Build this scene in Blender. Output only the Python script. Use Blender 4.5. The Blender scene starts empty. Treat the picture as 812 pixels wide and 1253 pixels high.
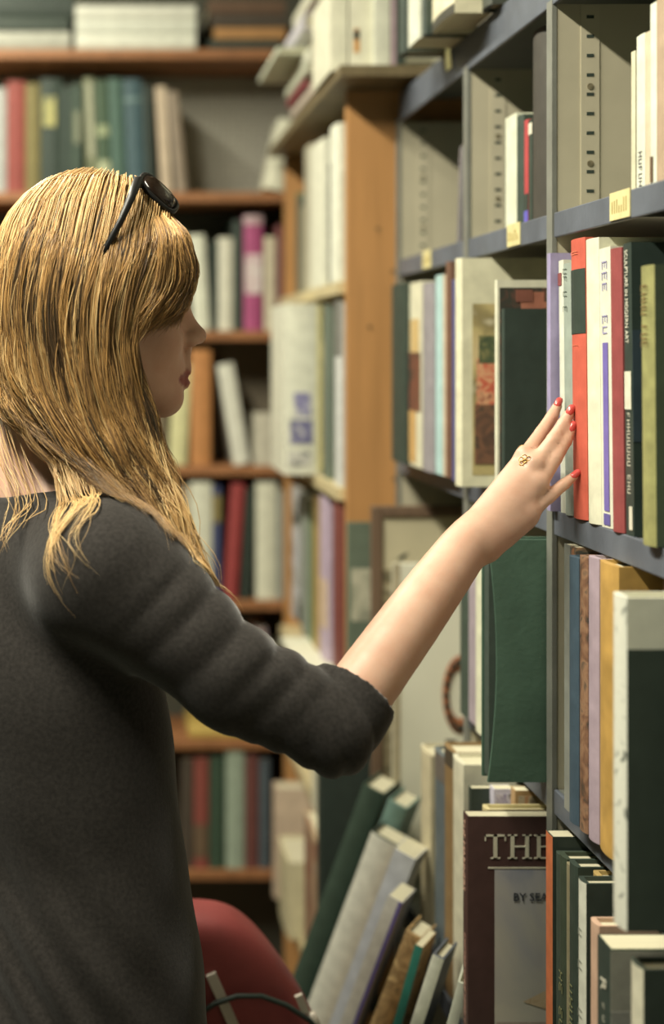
import bpy, bmesh, math, random
import numpy as np
from mathutils import Vector, Matrix
random.seed(7); rng = np.random.default_rng(11)
SC = bpy.context.scene
COL = SC.collection
# ------------------------------------------------------------------ camera, world, lights, exposure
W_PX, H_PX = 812.0, 1253.0
F = 1785.0                 # focal length in pixels of the 812x1253 frame
CX, CY = 121.0, 430.0      # where the shelves' vanishing point lies
EYE = 1.5
cam = bpy.data.cameras.new('camera'); cam_o = bpy.data.objects.new('camera', cam); COL.objects.link(cam_o)
cam_o.location = (0, 0, EYE); cam_o.rotation_euler = (math.pi/2, 0, 0)
cam.sensor_fit = 'VERTICAL'; cam.sensor_height = 36.0; cam.lens = 36.0*F/H_PX
cam.shift_x = (W_PX/2-CX)/H_PX; cam.shift_y = -(H_PX/2-CY)/H_PX
cam.clip_start = 0.05
cam.dof.use_dof = True; cam.dof.focus_distance = 1.46; cam.dof.aperture_fstop = 2.35
SC.camera = cam_o
world = bpy.data.worlds.new('world'); SC.world = world; world.use_nodes = True
world.node_tree.nodes['Background'].inputs[0].default_value = (0.50, 0.82, 0.63, 1)
world.node_tree.nodes['Background'].inputs[1].default_value = 0.10
SC.view_settings.view_transform = 'Standard'; SC.view_settings.look = 'None'
SC.view_settings.exposure = 0.06; SC.view_settings.gamma = 1.0; SC.view_settings.use_curve_mapping = False
LAMPS = [((-0.50, 1.00, 2.64), (0.08, 1.20), 70, (1.0, 0.94, 0.77)),
         ((-0.55, 2.40, 2.64), (0.08, 1.20), 36, (1.0, 0.94, 0.77))]
for loc, (sx, sy), e, c in LAMPS:
    l = bpy.data.lights.new('ceiling_lamp_light', 'AREA'); l.shape = 'RECTANGLE'; l.size = sx; l.size_y = sy
    l.energy = e; l.color = c
    lo = bpy.data.objects.new('ceiling_lamp_light', l); COL.objects.link(lo); lo.location = loc

def P(px, py, Y):
    """point of the room at distance Y that the photograph shows at (px, py)"""
    return Vector(((px-CX)*Y/F, Y, EYE-(py-CY)*Y/F))
def YX(px, X): return X*F/(px-CX)

# ------------------------------------------------------------------ materials
def lin(c):
    if isinstance(c, str):
        c = c.lstrip('#'); c = [int(c[i:i+2], 16)/255 for i in (0, 2, 4)]
    c = tuple(((v+0.055)/1.055)**2.4 if v > 0.04045 else v/12.92 for v in c)
    g = 0.3*c[0]+0.6*c[1]+0.1*c[2]
    return tuple((v*0.86+g*0.14)*0.95+k for v, k in zip(c, (0.013, 0.020, 0.0155)))      # every colour greyed, with a hazy greenish lift of the blacks painted in
_M = {}
def mat(col, rough=0.6, var=0.12, scale=60.0, bump=0.08, spec=0.35, metal=0.0, stretch=(1, 1, 1), key=None):
    k = (col, rough, var, scale, bump, spec, metal, stretch)
    if k in _M: return _M[k]
    m = bpy.data.materials.new(key or 'paint_'+str(col).lstrip('#')); m.use_nodes = True
    nt = m.node_tree; b = nt.nodes['Principled BSDF']
    b.inputs['Roughness'].default_value = rough; b.inputs['Metallic'].default_value = metal
    b.inputs['Specular IOR Level'].default_value = spec
    c = lin(col)
    tc = nt.nodes.new('ShaderNodeTexCoord'); mp = nt.nodes.new('ShaderNodeMapping')
    mp.inputs['Scale'].default_value = stretch
    nt.links.new(tc.outputs['Object'], mp.inputs['Vector'])
    n = nt.nodes.new('ShaderNodeTexNoise'); n.inputs['Scale'].default_value = scale; n.inputs['Detail'].default_value = 5
    nt.links.new(mp.outputs[0], n.inputs['Vector'])
    r = nt.nodes.new('ShaderNodeValToRGB')
    r.color_ramp.elements[0].position = 0.3; r.color_ramp.elements[1].position = 0.7
    r.color_ramp.elements[0].color = tuple(v*(1-var) for v in c)+(1,)
    r.color_ramp.elements[1].color = tuple(min(1, v*(1+var)) for v in c)+(1,)
    nt.links.new(n.outputs['Fac'], r.inputs[0]); nt.links.new(r.outputs[0], b.inputs['Base Color'])
    if bump:
        bp = nt.nodes.new('ShaderNodeBump'); bp.inputs['Strength'].default_value = bump; bp.inputs['Distance'].default_value = 0.002
        n2 = nt.nodes.new('ShaderNodeTexNoise'); n2.inputs['Scale'].default_value = scale*6; n2.inputs['Detail'].default_value = 3
        nt.links.new(mp.outputs[0], n2.inputs['Vector']); nt.links.new(n2.outputs['Fac'], bp.inputs['Height'])
        nt.links.new(bp.outputs[0], b.inputs['Normal'])
    _M[k] = m
    return m
def picmat(cols, scale=18.0, rough=0.4, seed=0.0, distort=1.5):
    """printed picture: blotches of several colours"""
    k = ('pic', tuple(cols), scale, seed)
    if k in _M: return _M[k]
    m = bpy.data.materials.new('printed_picture'); m.use_nodes = True
    nt = m.node_tree; b = nt.nodes['Principled BSDF']; b.inputs['Roughness'].default_value = rough
    tc = nt.nodes.new('ShaderNodeTexCoord'); mp = nt.nodes.new('ShaderNodeMapping'); mp.inputs['Location'].default_value = (seed, seed*1.7, seed*.6)
    nt.links.new(tc.outputs['Object'], mp.inputs['Vector'])
    n = nt.nodes.new('ShaderNodeTexNoise'); n.inputs['Scale'].default_value = scale; n.inputs['Detail'].default_value = 6; n.inputs['Distortion'].default_value = distort
    nt.links.new(mp.outputs[0], n.inputs['Vector'])
    r = nt.nodes.new('ShaderNodeValToRGB'); e = r.color_ramp.elements
    N = len(cols)
    while len(e) < N: e.new(0.5)
    for i, c in enumerate(cols):
        e[i].position = 0.3+0.4*i/max(1, N-1); e[i].color = lin(c)+(1,)
    nt.links.new(n.outputs['Fac'], r.inputs[0]); nt.links.new(r.outputs[0], b.inputs['Base Color'])
    _M[k] = m
    return m
def pages_mat(col='#cdc6a6'):
    return mat(col, 0.85, 0.10, 8.0, 0.25, 0.1, stretch=(1, 60, 1), key='paper_pages')
def woodmat(col, name='wood', var=0.16, rough=0.5):
    return mat(col, rough, var, 9.0, 0.10, 0.35, stretch=(6, 6, 0.6), key=name)

# ------------------------------------------------------------------ mesh helpers
def mesh_obj(name, verts, faces, m=None, parent=None, smooth=False, mats=None):
    me = bpy.data.meshes.new(name); me.from_pydata([tuple(v) for v in verts], [], faces); me.update()
    if m: me.materials.append(m)
    if mats:
        for x in mats: me.materials.append(x)
    if smooth:
        me.polygons.foreach_set('use_smooth', [True]*len(me.polygons))
    o = bpy.data.objects.new(name, me); COL.objects.link(o)
    if parent: o.parent = parent
    return o
BOXF = [(0, 3, 2, 1), (4, 5, 6, 7), (0, 1, 5, 4), (1, 2, 6, 5), (2, 3, 7, 6), (3, 0, 4, 7)]
def boxv(a, b):
    (x0, y0, z0), (x1, y1, z1) = a, b
    return [(x0, y0, z0), (x1, y0, z0), (x1, y1, z0), (x0, y1, z0), (x0, y0, z1), (x1, y0, z1), (x1, y1, z1), (x0, y1, z1)]
def box(name, a, b, m, parent=None, bevel=0.0):
    o = mesh_obj(name, boxv(a, b), BOXF, m, parent)
    if bevel:
        md = o.modifiers.new('bevel', 'BEVEL'); md.width = bevel; md.segments = 2; md.limit_method = 'ANGLE'
    return o
def boxes(name, lst, m, parent=None):
    v, f = [], []
    for a, b in lst:
        k = len(v); v += boxv(a, b); f += [tuple(i+k for i in q) for q in BOXF]
    return mesh_obj(name, v, f, m, parent)
def prism(name, poly, axis_lo, axis_hi, m, parent=None, axis='z', smooth=False):
    """extrude a 2-D outline; axis z: (x,y), axis y: (x,z)"""
    n = len(poly); v = []
    for h in (axis_lo, axis_hi):
        for p in poly: v.append((p[0], p[1], h) if axis == 'z' else (p[0], h, p[1]))
    f = [(i, (i+1) % n, n+(i+1) % n, n+i) for i in range(n)]+[tuple(range(n-1, -1, -1)), tuple(range(n, 2*n))]
    o = mesh_obj(name, v, f, m, parent)
    bm = bmesh.new(); bm.from_mesh(o.data); bmesh.ops.recalc_face_normals(bm, faces=bm.faces); bm.to_mesh(o.data); bm.free()
    return o
def tube(name, pts, r, m, parent=None, seg=8, closed=False):
    pts = [Vector(p) for p in pts]; n = len(pts); v, f = [], []
    rs = r if isinstance(r, (list, tuple)) else [r]*n
    for i, p in enumerate(pts):
        a = pts[(i-1) % n] if (closed or i > 0) else p
        c = pts[(i+1) % n] if (closed or i < n-1) else p
        t = (c-a).normalized(); up = Vector((0.13, 0.2, 1)) if abs(t.z) < .95 else Vector((1, 0.1, 0))
        s = t.cross(up).normalized(); w = s.cross(t)
        for j in range(seg):
            an = 2*math.pi*j/seg; v.append(p+(s*math.cos(an)+w*math.sin(an))*rs[i])
    for i in range(n if closed else n-1):
        for j in range(seg):
            a = i*seg+j; b = i*seg+(j+1) % seg; c = ((i+1) % n)*seg+(j+1) % seg; d = ((i+1) % n)*seg+j
            f.append((a, b, c, d))
    if not closed: f += [tuple(range(seg-1, -1, -1)), tuple(range((n-1)*seg, n*seg))]
    return mesh_obj(name, v, f, m, parent, smooth=True)
def thing(name, label, cat, loc=(0, 0, 0), rot=(0, 0, 0), group=None):
    o = bpy.data.objects.new(name, None); COL.objects.link(o); o.location = loc; o.rotation_euler = rot
    o.empty_display_size = 0.05
    o['label'] = label; o['category'] = cat
    if group: o['group'] = group
    return o
def struct(o):
    o['kind'] = 'structure'; return o
def text(name, s, size, m, parent, org, r, u, squash=1.0, font_bold=0.0):
    cu = bpy.data.curves.new(name, 'FONT'); cu.body = s; cu.size = size; cu.extrude = 0.00015; cu.offset = font_bold
    cu.resolution_u = 3; cu.materials.append(m)
    tmp = bpy.data.objects.new(name, cu); COL.objects.link(tmp)
    dg = bpy.context.evaluated_depsgraph_get(); me = bpy.data.meshes.new_from_object(tmp.evaluated_get(dg))
    bpy.data.objects.remove(tmp); bpy.data.curves.remove(cu)
    o = bpy.data.objects.new(name, me); COL.objects.link(o); o.parent = parent
    r = Vector(r); u = Vector(u); n = r.cross(u)
    o.matrix_local = Matrix(((r.x*squash, u.x, n.x, org[0]), (r.y*squash, u.y, n.y, org[1]), (r.z*squash, u.z, n.z, org[2]), (0, 0, 0, 1)))
    return o

# ------------------------------------------------------------------ books
def spine_prof(t, bulge, n=7):
    return [(-bulge*math.sin(math.pi*i/(n-1))**0.8 if 0 < i < n-1 else 0.0, t*i/(n-1)) for i in range(n)]
def ribbon_marks(name, z_hi, z_lo, t, m, parent, x=-0.0004, w=0.45, n=14, seed=0, off=0.5):
    """worn, no longer readable print running down a spine: short strokes"""
    rr = random.Random(seed); lst = []; z = z_hi
    step = (z_hi-z_lo)/n
    for i in range(n):
        if rr.random() < 0.14: continue
        zz = z_hi-step*i; ww = t*w*(0.8+0.2*rr.random()); y0 = t*off-ww/2; s = min(step*.72, ww*.9); k = min(s, ww)*.16
        def q(ya, yb, za, zb): lst.append(((x-0.0002, y0+ya*ww, zz-zb*s), (x, y0+yb*ww, zz-za*s)))
        kk, kz = k/ww, k/s
        c = rr.randrange(4)
        q(0, 1, 0, kz)
        if c == 0: q(0, 1, 1-kz, 1); q(.5-kk/2, .5+kk/2, 0, 1)
        elif c == 1: q(0, kk, 0, 1); q(.45, .45+kk, 0, .8); q(1-kk, 1, 0, 1)
        elif c == 2: q(0, 1, .8, .8+kz); q(1-kk, 1, 0, .8)
        else: q(0, kk, 0, .9); q(.5, .5+kk, 0, .7)
    return boxes(name, lst, m, parent)
def book(label, loc, t, h, d, col, rz=0.0, lean=0.0, hard=True, group=None, pages=None, pile=False,
         bands=(), marks=None, name='book', cover_pic=None, spine_m=None, m=None, yaw=0.0):
    """local axes: x from the spine to the fore-edge, y through the thickness, z up. The spine faces local -x."""
    root = thing(name, label, 'book', group=group)
    z_up = t*math.sin(-lean) if lean < 0 else 0.0
    root.location = (loc[0], loc[1], loc[2]+z_up+0.0004)
    root.rotation_euler = (lean, 0, rz+yaw)
    if pile:    # lying flat: thickness becomes height
        root.location = loc; root.rotation_euler = (math.pi/2, 0, rz)
    cm = m or mat(col, 0.55 if hard else 0.38, 0.12, 45, 0.10 if hard else 0.03)
    bd = 0.0026 if hard else 0.0009
    bd = min(bd, t*0.2)
    bul = min(0.004, t*0.12) if hard else 0.0004
    ov = 0.004 if hard else 0.0004
    sp = spine_prof(t, bul)
    outer = [(d, t)]+[(p[0], p[1]) for p in reversed(sp)]+[(d, 0)]
    inn = [(d, bd), (bd*1.4, bd), (bd*1.4, t-bd), (d, t-bd)]
    poly = outer+inn
    n = len(poly); v = [(p[0], p[1], z) for z in (0, h) for p in poly]
    f = [(i, (i+1) % n, n+(i+1) % n, n+i) for i in range(n)]
    # caps of the C-shaped section: spine strip and the two boards
    ns = len(sp); i_sp = list(range(1, 1+ns)); I = [ns+2, ns+3, ns+4, ns+5]
    caps = [tuple(i_sp)+(I[1], I[2]), (i_sp[-1], ns+1, I[0], I[1]), (0, i_sp[0], I[2], I[3])]
    for c in caps:
        f.append(tuple(reversed(c))); f.append(tuple(n+i for i in c))
    cov = mesh_obj('cover', v, f, cm, root)
    if spine_m:
        cov.data.materials.append(spine_m)
        for pl in cov.data.polygons:
            if abs(pl.normal.z) < .5 and pl.normal.x < -0.5: pl.material_index = 1
    box('page_block', (bd*1.4, bd, ov), (d-ov, t-bd, h-ov), pages or pages_mat(), root)
    for bnd in bands:      # (z0 fraction, z1 fraction, colour)
        z0, z1, bc = bnd[:3]
        y0, y1 = (bnd[3], bnd[4]) if len(bnd) > 3 else (0.0, 1.0)
        pr = [(p[0]-0.0004, p[1]) for p in sp]
        if len(bnd) > 3: pr = [(-bul-0.0005, t*y0), (-bul-0.0005, t*y1)]
        pv = [(p[0], p[1], z) for z in (z0*h, z1*h) for p in pr]; k = len(pr)
        pf = [(i, k+i, k+i+1, i+1) for i in range(k-1)]
        o = mesh_obj('spine_label', pv, pf, bc if not isinstance(bc, str) else mat(bc, 0.5, 0.1), root)
        sd = o.modifiers.new('thick', 'SOLIDIFY'); sd.thickness = 0.0003; sd.offset = 0
    if marks:
        for i, (z0, z1, mc, cnt) in enumerate(marks):
            ribbon_marks('spine_print', z0*h, z1*h, t, mat(mc, 0.5, 0.05), root, x=-bul-0.0004, n=cnt, seed=sum(map(ord, label)) % 999+i)
    if cover_pic:          # list of (x0,x1,z0,z1 fractions, material) patches printed on the near cover (local y=0)
        for j, (x0, x1, z0, z1, pm) in enumerate(cover_pic):
            lift = 0.0004*(j+1)
            box('cover_print', (x0*d, -lift, z0*h), (x1*d, 0.0, z1*h), pm if not isinstance(pm, str) else mat(pm, 0.45, 0.1), root)
    return root
# ------------------------------------------------------------------ the room
struct(box('floor', (-3.2, -1.5, -0.05), (0.85, 3.66, 0.0), woodmat('#6b5a45', 'floor_boards')))
struct(box('ceiling', (-3.2, -1.5, 3.0), (0.85, 3.66, 3.06), mat('#c9c6b4', 0.9, 0.05, 3)))
struct(box('wall_back', (-3.2, 3.60, 0.0), (0.85, 3.66, 3.0), mat('#a8a290', 0.9, 0.06, 4)))
struct(box('wall_right', (0.79, -1.5, 0.0), (0.85, 3.60, 3.0), mat('#a8a290', 0.9, 0.06, 4)))
lamp_white = mat('#d8d6c8', 0.4, 0.03)
tm = bpy.data.materials.new('lamp_tube_glow'); tm.use_nodes = True
tb = tm.node_tree.nodes['Principled BSDF']; tb.inputs['Emission Color'].default_value = (1, .92, .75, 1); tb.inputs['Emission Strength'].default_value = 4.0
for i, (loc, (sx, sy), e, c) in enumerate(LAMPS):
    t = thing('ceiling_lamp', ['white tube lamp hanging over the aisle near the camera', 'white tube lamp hanging in front of the back bookcase'][i], 'lamp', (loc[0], loc[1], loc[2]))
    prism('housing', [(-.17, .05), (.17, .05), (.06, .12), (-.06, .12)], -sy/2-.03, sy/2+.03, lamp_white, t, axis='y')
    for s in (-1, 1):
        tube('tube', [(s*.08, -sy/2+.02, .03), (s*.08, sy/2-.02, .03)], .013, tm, t)
        tube('hanger', [(0, s*.45, .115), (0, s*.45, 3.0-loc[2])], .005, lamp_white, t, seg=6)

# ------------------------------------------------------------------ metal bookcase along the right wall
XF, XB = 0.4866, 0.745
DIV = [2.354, 1.913, 1.554, 1.10]
zA, zB, zC, zD, zT = 1.647, 1.331, 1.034, 0.70, 1.915
beige = mat('#b9b094', 0.55, 0.06, 14, 0.06, key='beige_enamel')
slate = mat('#575b69', 0.45, 0.16, 22, 0.10, key='slate_blue_enamel')
dkslot = mat('#2a332c', 0.8, 0.05)
mc = thing('metal_bookcase', 'slate blue metal bookcase with beige perforated side panels along the aisle', 'bookcase', (0, 0, 0))
box('back_panel', (XB, 1.10, 0.03), (XB+.012, 2.37, 1.92), mat('#3f463d', 0.6, 0.08, 10), mc)  # dark colour carries the deep shade at the back of the shelves
for di, yd in enumerate(DIV):
    up = box('side_panel', (XF, yd, 0.0), (XB, yd+.014, zT-.045), beige, mc)
    box('front_flange', (XF-.0045, yd-.001, 0.0), (XF+.0005, yd+.018, zT-.04), mat('#77776f', 0.4, 0.12, 30), up)
    xs0, xs1 = .5128, .5325
    box('slotted_strip', (xs0, yd-.0012, zA+.0), (xs1, yd+.0005, zT-.046), mat('#bdb498', 0.5, 0.05, 20), up)
    for k in range(10):
        z = zA+.022+k*.0206
        box('slot', (xs0+.006, yd-.0016, z), (xs0+.0138, yd-.001, z+.0035), dkslot, up)
    for z in (1.782, 1.70):
        cv = [(xs0+.0099+.0035*math.cos(a*math.pi/5), z+.0035*math.sin(a*math.pi/5)) for a in range(10)]
        prism('screw', cv, yd-.002, yd-.001, mat('#8c8062', 0.4, 0.3, 200, metal=.4), up, axis='y')
def shelf(y0, y1, z, xf=XF, lip=.026, m=slate):
    s = box('shelf', (xf+.002, y0, z-.004), (XB, y1, z), mat('#6a6c66', 0.5, 0.10, 16), mc)  # slab darkened all over, putting the underside's shade into its colour
    box('shelf_lip', (xf-.003, y0, z-lip), (xf+.002, y1, z+.0005), m, s, bevel=.0012)
    return s
for b in range(3):
    y0, y1 = DIV[b+1]+.0185, DIV[b]-.0025
    sA = shelf(y0, y1, zA); shelf(y0, y1, zB)
    if b > 0: shelf(y0, y1, zC)
    shelf(y0, y1, zD, xf=(.45, .433, .42)[b])
    shelf(y0, y1, .30, xf=.40)
    # handwritten card label on the lip of shelf A
    yl = [YX(525, XF), YX(632, XF), YX(763, XF)][b]
    lb = box('card_label', (XF-.0042, yl-.026, zA-.024), (XF-.0031, yl+.026, zA+.002), mat('#cfc283', 0.6, 0.10, 80), sA)
    rr = random.Random(b)
    boxes('pen_strokes', [((XF-.0046, yl-.018+k*.006, zA-.018), (XF-.0041, yl-.0165+k*.006, zA-.018+.006+.008*rr.random())) for k in range(7)], mat('#a08a3c', 0.7), lb)
st = box('top_shelf', (XF, 1.10, zT-.008), (XB, 2.352, zT-.002), mat('#4c4f4c', 0.5, 0.1, 14), mc)
box('shelf_lip', (XF-.004, 1.10, zT-.046), (XF+.001, 2.345, zT), slate, st, bevel=.0015)
# paper tags hanging over the top lip
for (pa, pb, cc) in (((545, 47), (549, 85), '#d9d08c'), ((561, 8), (555, 48), '#d4d2b2')):
    a = P(pa[0], pa[1], YX(pa[0], XF-.006)); b_ = P(pb[0], pb[1], YX(pb[0], XF-.006))
    v = [(a.x, a.y-.016, a.z), (a.x, a.y+.016, a.z), (b_.x, b_.y+.016, b_.z), (b_.x, b_.y-.016, b_.z)]
    tg = mesh_obj('paper_tag', v, [(0, 1, 2, 3)], mat(cc, 0.7, 0.08), mc); sd = tg.modifiers.new('thick', 'SOLIDIFY'); sd.thickness = .0008

# ------------------------------------------------------------------ wooden bookcase at the far end of the aisle's right side
XW = 0.404
orange_wood = woodmat('#b9803a', 'varnished_ply', 0.10, 0.45)
brown_wood = woodmat('#9a5f2a', 'brown_wood', 0.14, 0.5)
wc = thing('wooden_bookcase', 'wooden bookcase with an orange plywood end panel beyond the metal shelves', 'bookcase', (0, 0, 0))
ep = box('end_panel', (XW, 2.374, 0.0), (.748, 2.398, 1.924), orange_wood, wc)
for (px, py) in ((480, 332), (482, 586), (462, 280), (452, 400)):
    p = P(px, py, 2.374)
    prism('screw', [(p.x+.0035*math.cos(a*math.pi/4), p.z+.0035*math.sin(a*math.pi/4)) for a in range(8)], 2.3725, 2.3745, mat('#7a5a30', 0.5, 0.2), ep, axis='y')
box('end_panel', (XW, 3.17, 0.0), (.748, 3.19, 1.924), orange_wood, wc)
box('back_panel', (.748, 2.374, 0.0), (.758, 3.19, 1.924), mat('#4b4a3c', 0.7), wc)
WZ = [1.615, 1.275, 0.905, 0.685, 0.35]
for z in WZ: box('shelf', (XW-.012, 2.3985, z-.02), (.747, 3.1695, z), woodmat('#c7b685', 'pale_shelf', 0.08), wc)
box('top_board', (.372, 2.25, 1.925), (.75, 3.20, 1.942), woodmat('#6a5836', 'dark_board', 0.2), wc)

# ------------------------------------------------------------------ bookcase across the back
YB = 3.25
BZ = [2.174, 1.855, 1.546, 1.245, 0.945, 0.635, 0.344]
peg = bpy.data.materials.new('pegboard'); peg.use_nodes = True
nt = peg.node_tree; bs = nt.nodes['Principled BSDF']; bs.inputs['Roughness'].default_value = .8
tc = nt.nodes.new('ShaderNodeTexCoord'); mp = nt.nodes.new('ShaderNodeMapping'); mp.inputs['Rotation'].default_value = (math.pi/2, 0, 0)
br = nt.nodes.new('ShaderNodeTexBrick'); br.offset = 0; br.inputs['Scale'].default_value = 1
br.inputs['Brick Width'].default_value = .0125; br.inputs['Row Height'].default_value = .0125; br.inputs['Mortar Size'].default_value = .0026
br.inputs['Color1'].default_value = lin('#c4bfae')+(1,); br.inputs['Color2'].default_value = lin('#bdb8a8')+(1,); br.inputs['Mortar'].default_value = lin('#8d8a7c')+(1,)
nt.links.new(tc.outputs['Object'], mp.inputs[0]); nt.links.new(mp.outputs[0], br.inputs['Vector']); nt.links.new(br.outputs['Color'], bs.inputs['Base Color'])
bc = thing('back_bookcase', 'tall brown wooden bookcase with pegboard back across the end of the aisle', 'bookcase', (0, 0, 0))
for i, z in enumerate(BZ+[.03]):
    box('shelf', (-1.08, YB, z-.022), (.77, YB+.215, z), brown_wood, bc, bevel=.002)
tops = [2.52]+[z-.022 for z in BZ]
for i, z in enumerate(BZ+[.03]):
    box('back_panel', (-1.08, YB+.216, z-.02), (.77, YB+.224, tops[i]-.002), peg if i == 1 else mat('#8a7c66' if i == 3 else '#4d4a3e', 0.8, 0.15, 6), bc)  # dark rows have the shade of the deep shelves in their colour
for x in (-1.10, .771): box('end_panel', (x, YB, 0), (x+.019, YB+.224, 2.54), brown_wood, bc)
box('top_board', (-1.10, YB-.005, 2.541), (.79, YB+.224, 2.565), brown_wood, bc)
# ------------------------------------------------------------------ books in the aisle rows (spines towards the aisle, -X)
HMAX = {round(zA, 3): .221, round(zB, 3): .2885, round(zC, 3): .2695, round(zD, 3): .305}
def srow(z, entries, group, dmax=XB-.008):
    """entries go from far to near: dict(x0 (optional far edge px), x1 near edge px, top px, X, col, label, ...)"""
    prev = 99.0
    for e in entries:
        e = dict(e); X = e.pop('X'); x1 = e.pop('x1'); x0 = e.pop('x0', None); top = e.pop('top')
        yn = YX(x1, X); yf = prev-.0008
        if x0 is not None: yf = min(yf, YX(x0, X))
        if 'tmax' in e: yf = min(yf, yn+e.pop('tmax'))
        h = min(EYE-(top-CY)*yn/F-z, e.pop('hmax', HMAX.get(round(z, 3), 9)))
        d = min(e.pop('d', .72*h), dmax-X)
        book(e.pop('label'), (X, yn, z), yf-yn, h, d, e.pop('col'), group=group, **e)
        prev = yn
W = '#d9d6c4'
D = dict
# --- shelf A, far bay (one leaning book), middle bay and near bay
srow(zA, [D(x1=563, top=180, X=.50, tmax=.02, col='#6a6468', lean=.16, label='slim grey book leaning alone in the far bay of the top metal shelf', marks=[(.95, .6, '#b7a9b0', 8)])], 'books on the upper metal shelf')
srow(zA, [
    D(x0=618, x1=623, top=150, X=.505, col='#39453c', label='black slim book left of the white spine on the middle metal bay'),
    D(x1=632, top=138, X=.500, col='#d3d6bd', label='tall white spine standing on the middle bay of the upper metal shelf', hard=False),
    D(x1=641, top=140, X=.5005, col='#2f3a33', label='dark green-black book standing in for the recess shade between the white and the red spine'),  # added black book where the recess is just dark with shade
    D(x1=646, top=146, X=.5005, col='#b8303a', hard=False, label='thin red spine with a blue foot on the upper metal shelf', bands=[(.0, .14, '#5a50b8'), (.14, .30, '#2c332e')]),
    D(x1=651, top=146, X=.5008, col='#303a34', hard=False, label='thin black spine with a pale top beside the red one', bands=[(.86, .97, '#cfc9b4')]),
    D(x0=652, x1=670, top=30, X=.500, col='#3a302c', label='tall dark brown volume against the near side panel, upper metal shelf', d=.22),
], 'books on the upper metal shelf')
srow(zA, [
    D(x0=772, x1=777, top=62, X=.4985, col='#c9c4a4', hard=False, label='narrow cream spine first beside the beige perforated panel'),
    D(x1=781, top=60, X=.5005, col='#45453c', hard=False, label='very thin dark spine between cream spines, near upper shelf'),
    D(x1=789, top=40, X=.4985, col='#d2d5c0', hard=False, label='white spine with dark print at its foot, near upper shelf', marks=[(.3, .02, '#5f5560', 6)]),
    D(x1=795, top=38, X=.4985, col='#c9b99a', hard=False, label='thin buff spine between two white ones, near upper shelf'),
    D(x1=803, top=2, X=.4985, col='#d2d6c2', hard=False, label='tall white spine with a brown figure at its foot', bands=[(.03, .17, '#5b4028', .45, .9)]),
    D(x1=822, top=-10, X=.4985, col='#a58a6e', label='tall tan book at the right edge of the upper shelf'),
], 'books on the upper metal shelf')
# --- shelf B, far bay
g = 'books on the middle metal shelf'
srow(zB, [
    D(x0=479, x1=497, top=346, X=.458, col='#2c362f', label='black book in front of the orange plywood panel'),
    D(x1=516, top=344, X=.463, col='#d5d2b4', label='cream spine with a dark still-life print beside the black book', hard=False,
      bands=[(.02, .30, '#c79a50', .45, 1.0), (.30, .62, picmat(['#2c2a22', '#7a3a26', '#3a2a20'], 30), .1, 1.0), (.62, .80, '#c7a765', .2, .9)]),
    D(x1=531, top=345, X=.464, col='#8d868c', label='mauve-grey spine on the far bay of the middle shelf'),
    D(x1=541, top=336, X=.466, col='#a9cfcf', hard=False, label='pale blue spine on the far bay of the middle shelf'),
    D(x1=545, top=336, X=.467, col='#cfb79a', hard=False, label='thin buff spine right of the pale blue one'),
    D(x1=551, top=316, X=.468, col='#6d4632', label='tall brown book behind the indigo spine'),
    D(x1=557, top=342, X=.462, col='#4b4a86', hard=False, label='indigo-blue spine left of the cream picture cover', tmax=.018),
    D(x1=565, top=316, X=.452, tmax=.03, d=.26, col='#d3cfae', label='large cream art book with a flower-and-figure picture on its cover',
      cover_pic=[(.05, .95, .05, .80, picmat(['#c9b27c', '#b8a566', '#8a7a4a', '#d8cfae'], 9, seed=3)), (.07, .30, .36, .56, picmat(['#b8402c', '#c9502e', '#d8a070', '#8a2f22'], 60, seed=2)),
                 (.08, .32, .54, .66, picmat(['#2f3a2a', '#44502f', '#8a8048'], 60, seed=5)), (.06, .24, .10, .36, picmat(['#4a2a22', '#5d3828', '#7a4a30', '#3a2a22'], 40, seed=6)), (.20, .40, .08, .3, '#cfc9a6')]),
    D(x0=600, x1=608, top=343, X=.457, tmax=.009, d=.27, col='#d2d0b6', label='white-edged book with a dark painting strip behind the black cover',
      cover_pic=[(.01, .98, .0, .965, picmat(['#3a2620', '#2c2a24', '#5a3428', '#2c2a24'], 45, seed=9)), (.10, .20, .855, .945, picmat(['#b06a4e', '#9a5640'], 40, seed=1)), (.19, .30, .87, .90, '#a8644a'), (.08, .15, .90, .955, '#7d4232'), (.34, .44, .855, .89, '#b5805c')]),
    D(x1=617, top=378, X=.462, tmax=.022, d=.26, col='#26302b', label='plain black cover facing the camera beside the fingers', pages=mat('#d6d3c0', .8, .05)),
], g)
srow(zB, [
    D(x0=669, x1=673.2, top=310, X=.476, col='#9d92bd', hard=False, label='lilac spine just left of the fingertips'),
], g)
pk = dict(lean=-.03)
srow(zB, [
    D(x0=686, x1=692, top=318, X=.484, col='#cfd2c0', hard=False, label='white spine behind the pale grey-green book', bands=[(.90, .95, '#8a3a3a', .3, 1.0)], **pk),
    D(x1=702, top=322, X=.484, col='#8f9a90', label='faded grey-green cloth book left of the orange spine', marks=[(.98, .80, '#6f7a70', 6)], **pk),
    D(x1=719, top=291, X=.4835, col='#c4492f', label='bright orange-red book with a black spine label that the fingers touch',
      bands=[(.66, .89, '#26302a')], marks=[(.955, .94, '#e07a50', 1), (.62, .61, '#e07a50', 1)], **pk),
    D(x1=736, top=291, X=.4845, col='#d4d3b8', label='thick cream spine right of the orange book', **pk),
    D(x1=750, top=302, X=.4845, col='#d2d2bf', hard=False, label='white spine with a long violet stripe and violet lettering', bands=[(.06, .66, '#6d5bb0', .25, .7), (.01, .05, '#5a4d9a', .2, .75)], marks=[(.99, .68, '#9a94c4', 8)], **pk),
    D(x1=764, top=303, X=.4845, col='#8d2f33', label='dark red cloth spine right of the violet-striped one', **pk),
], g)
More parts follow.
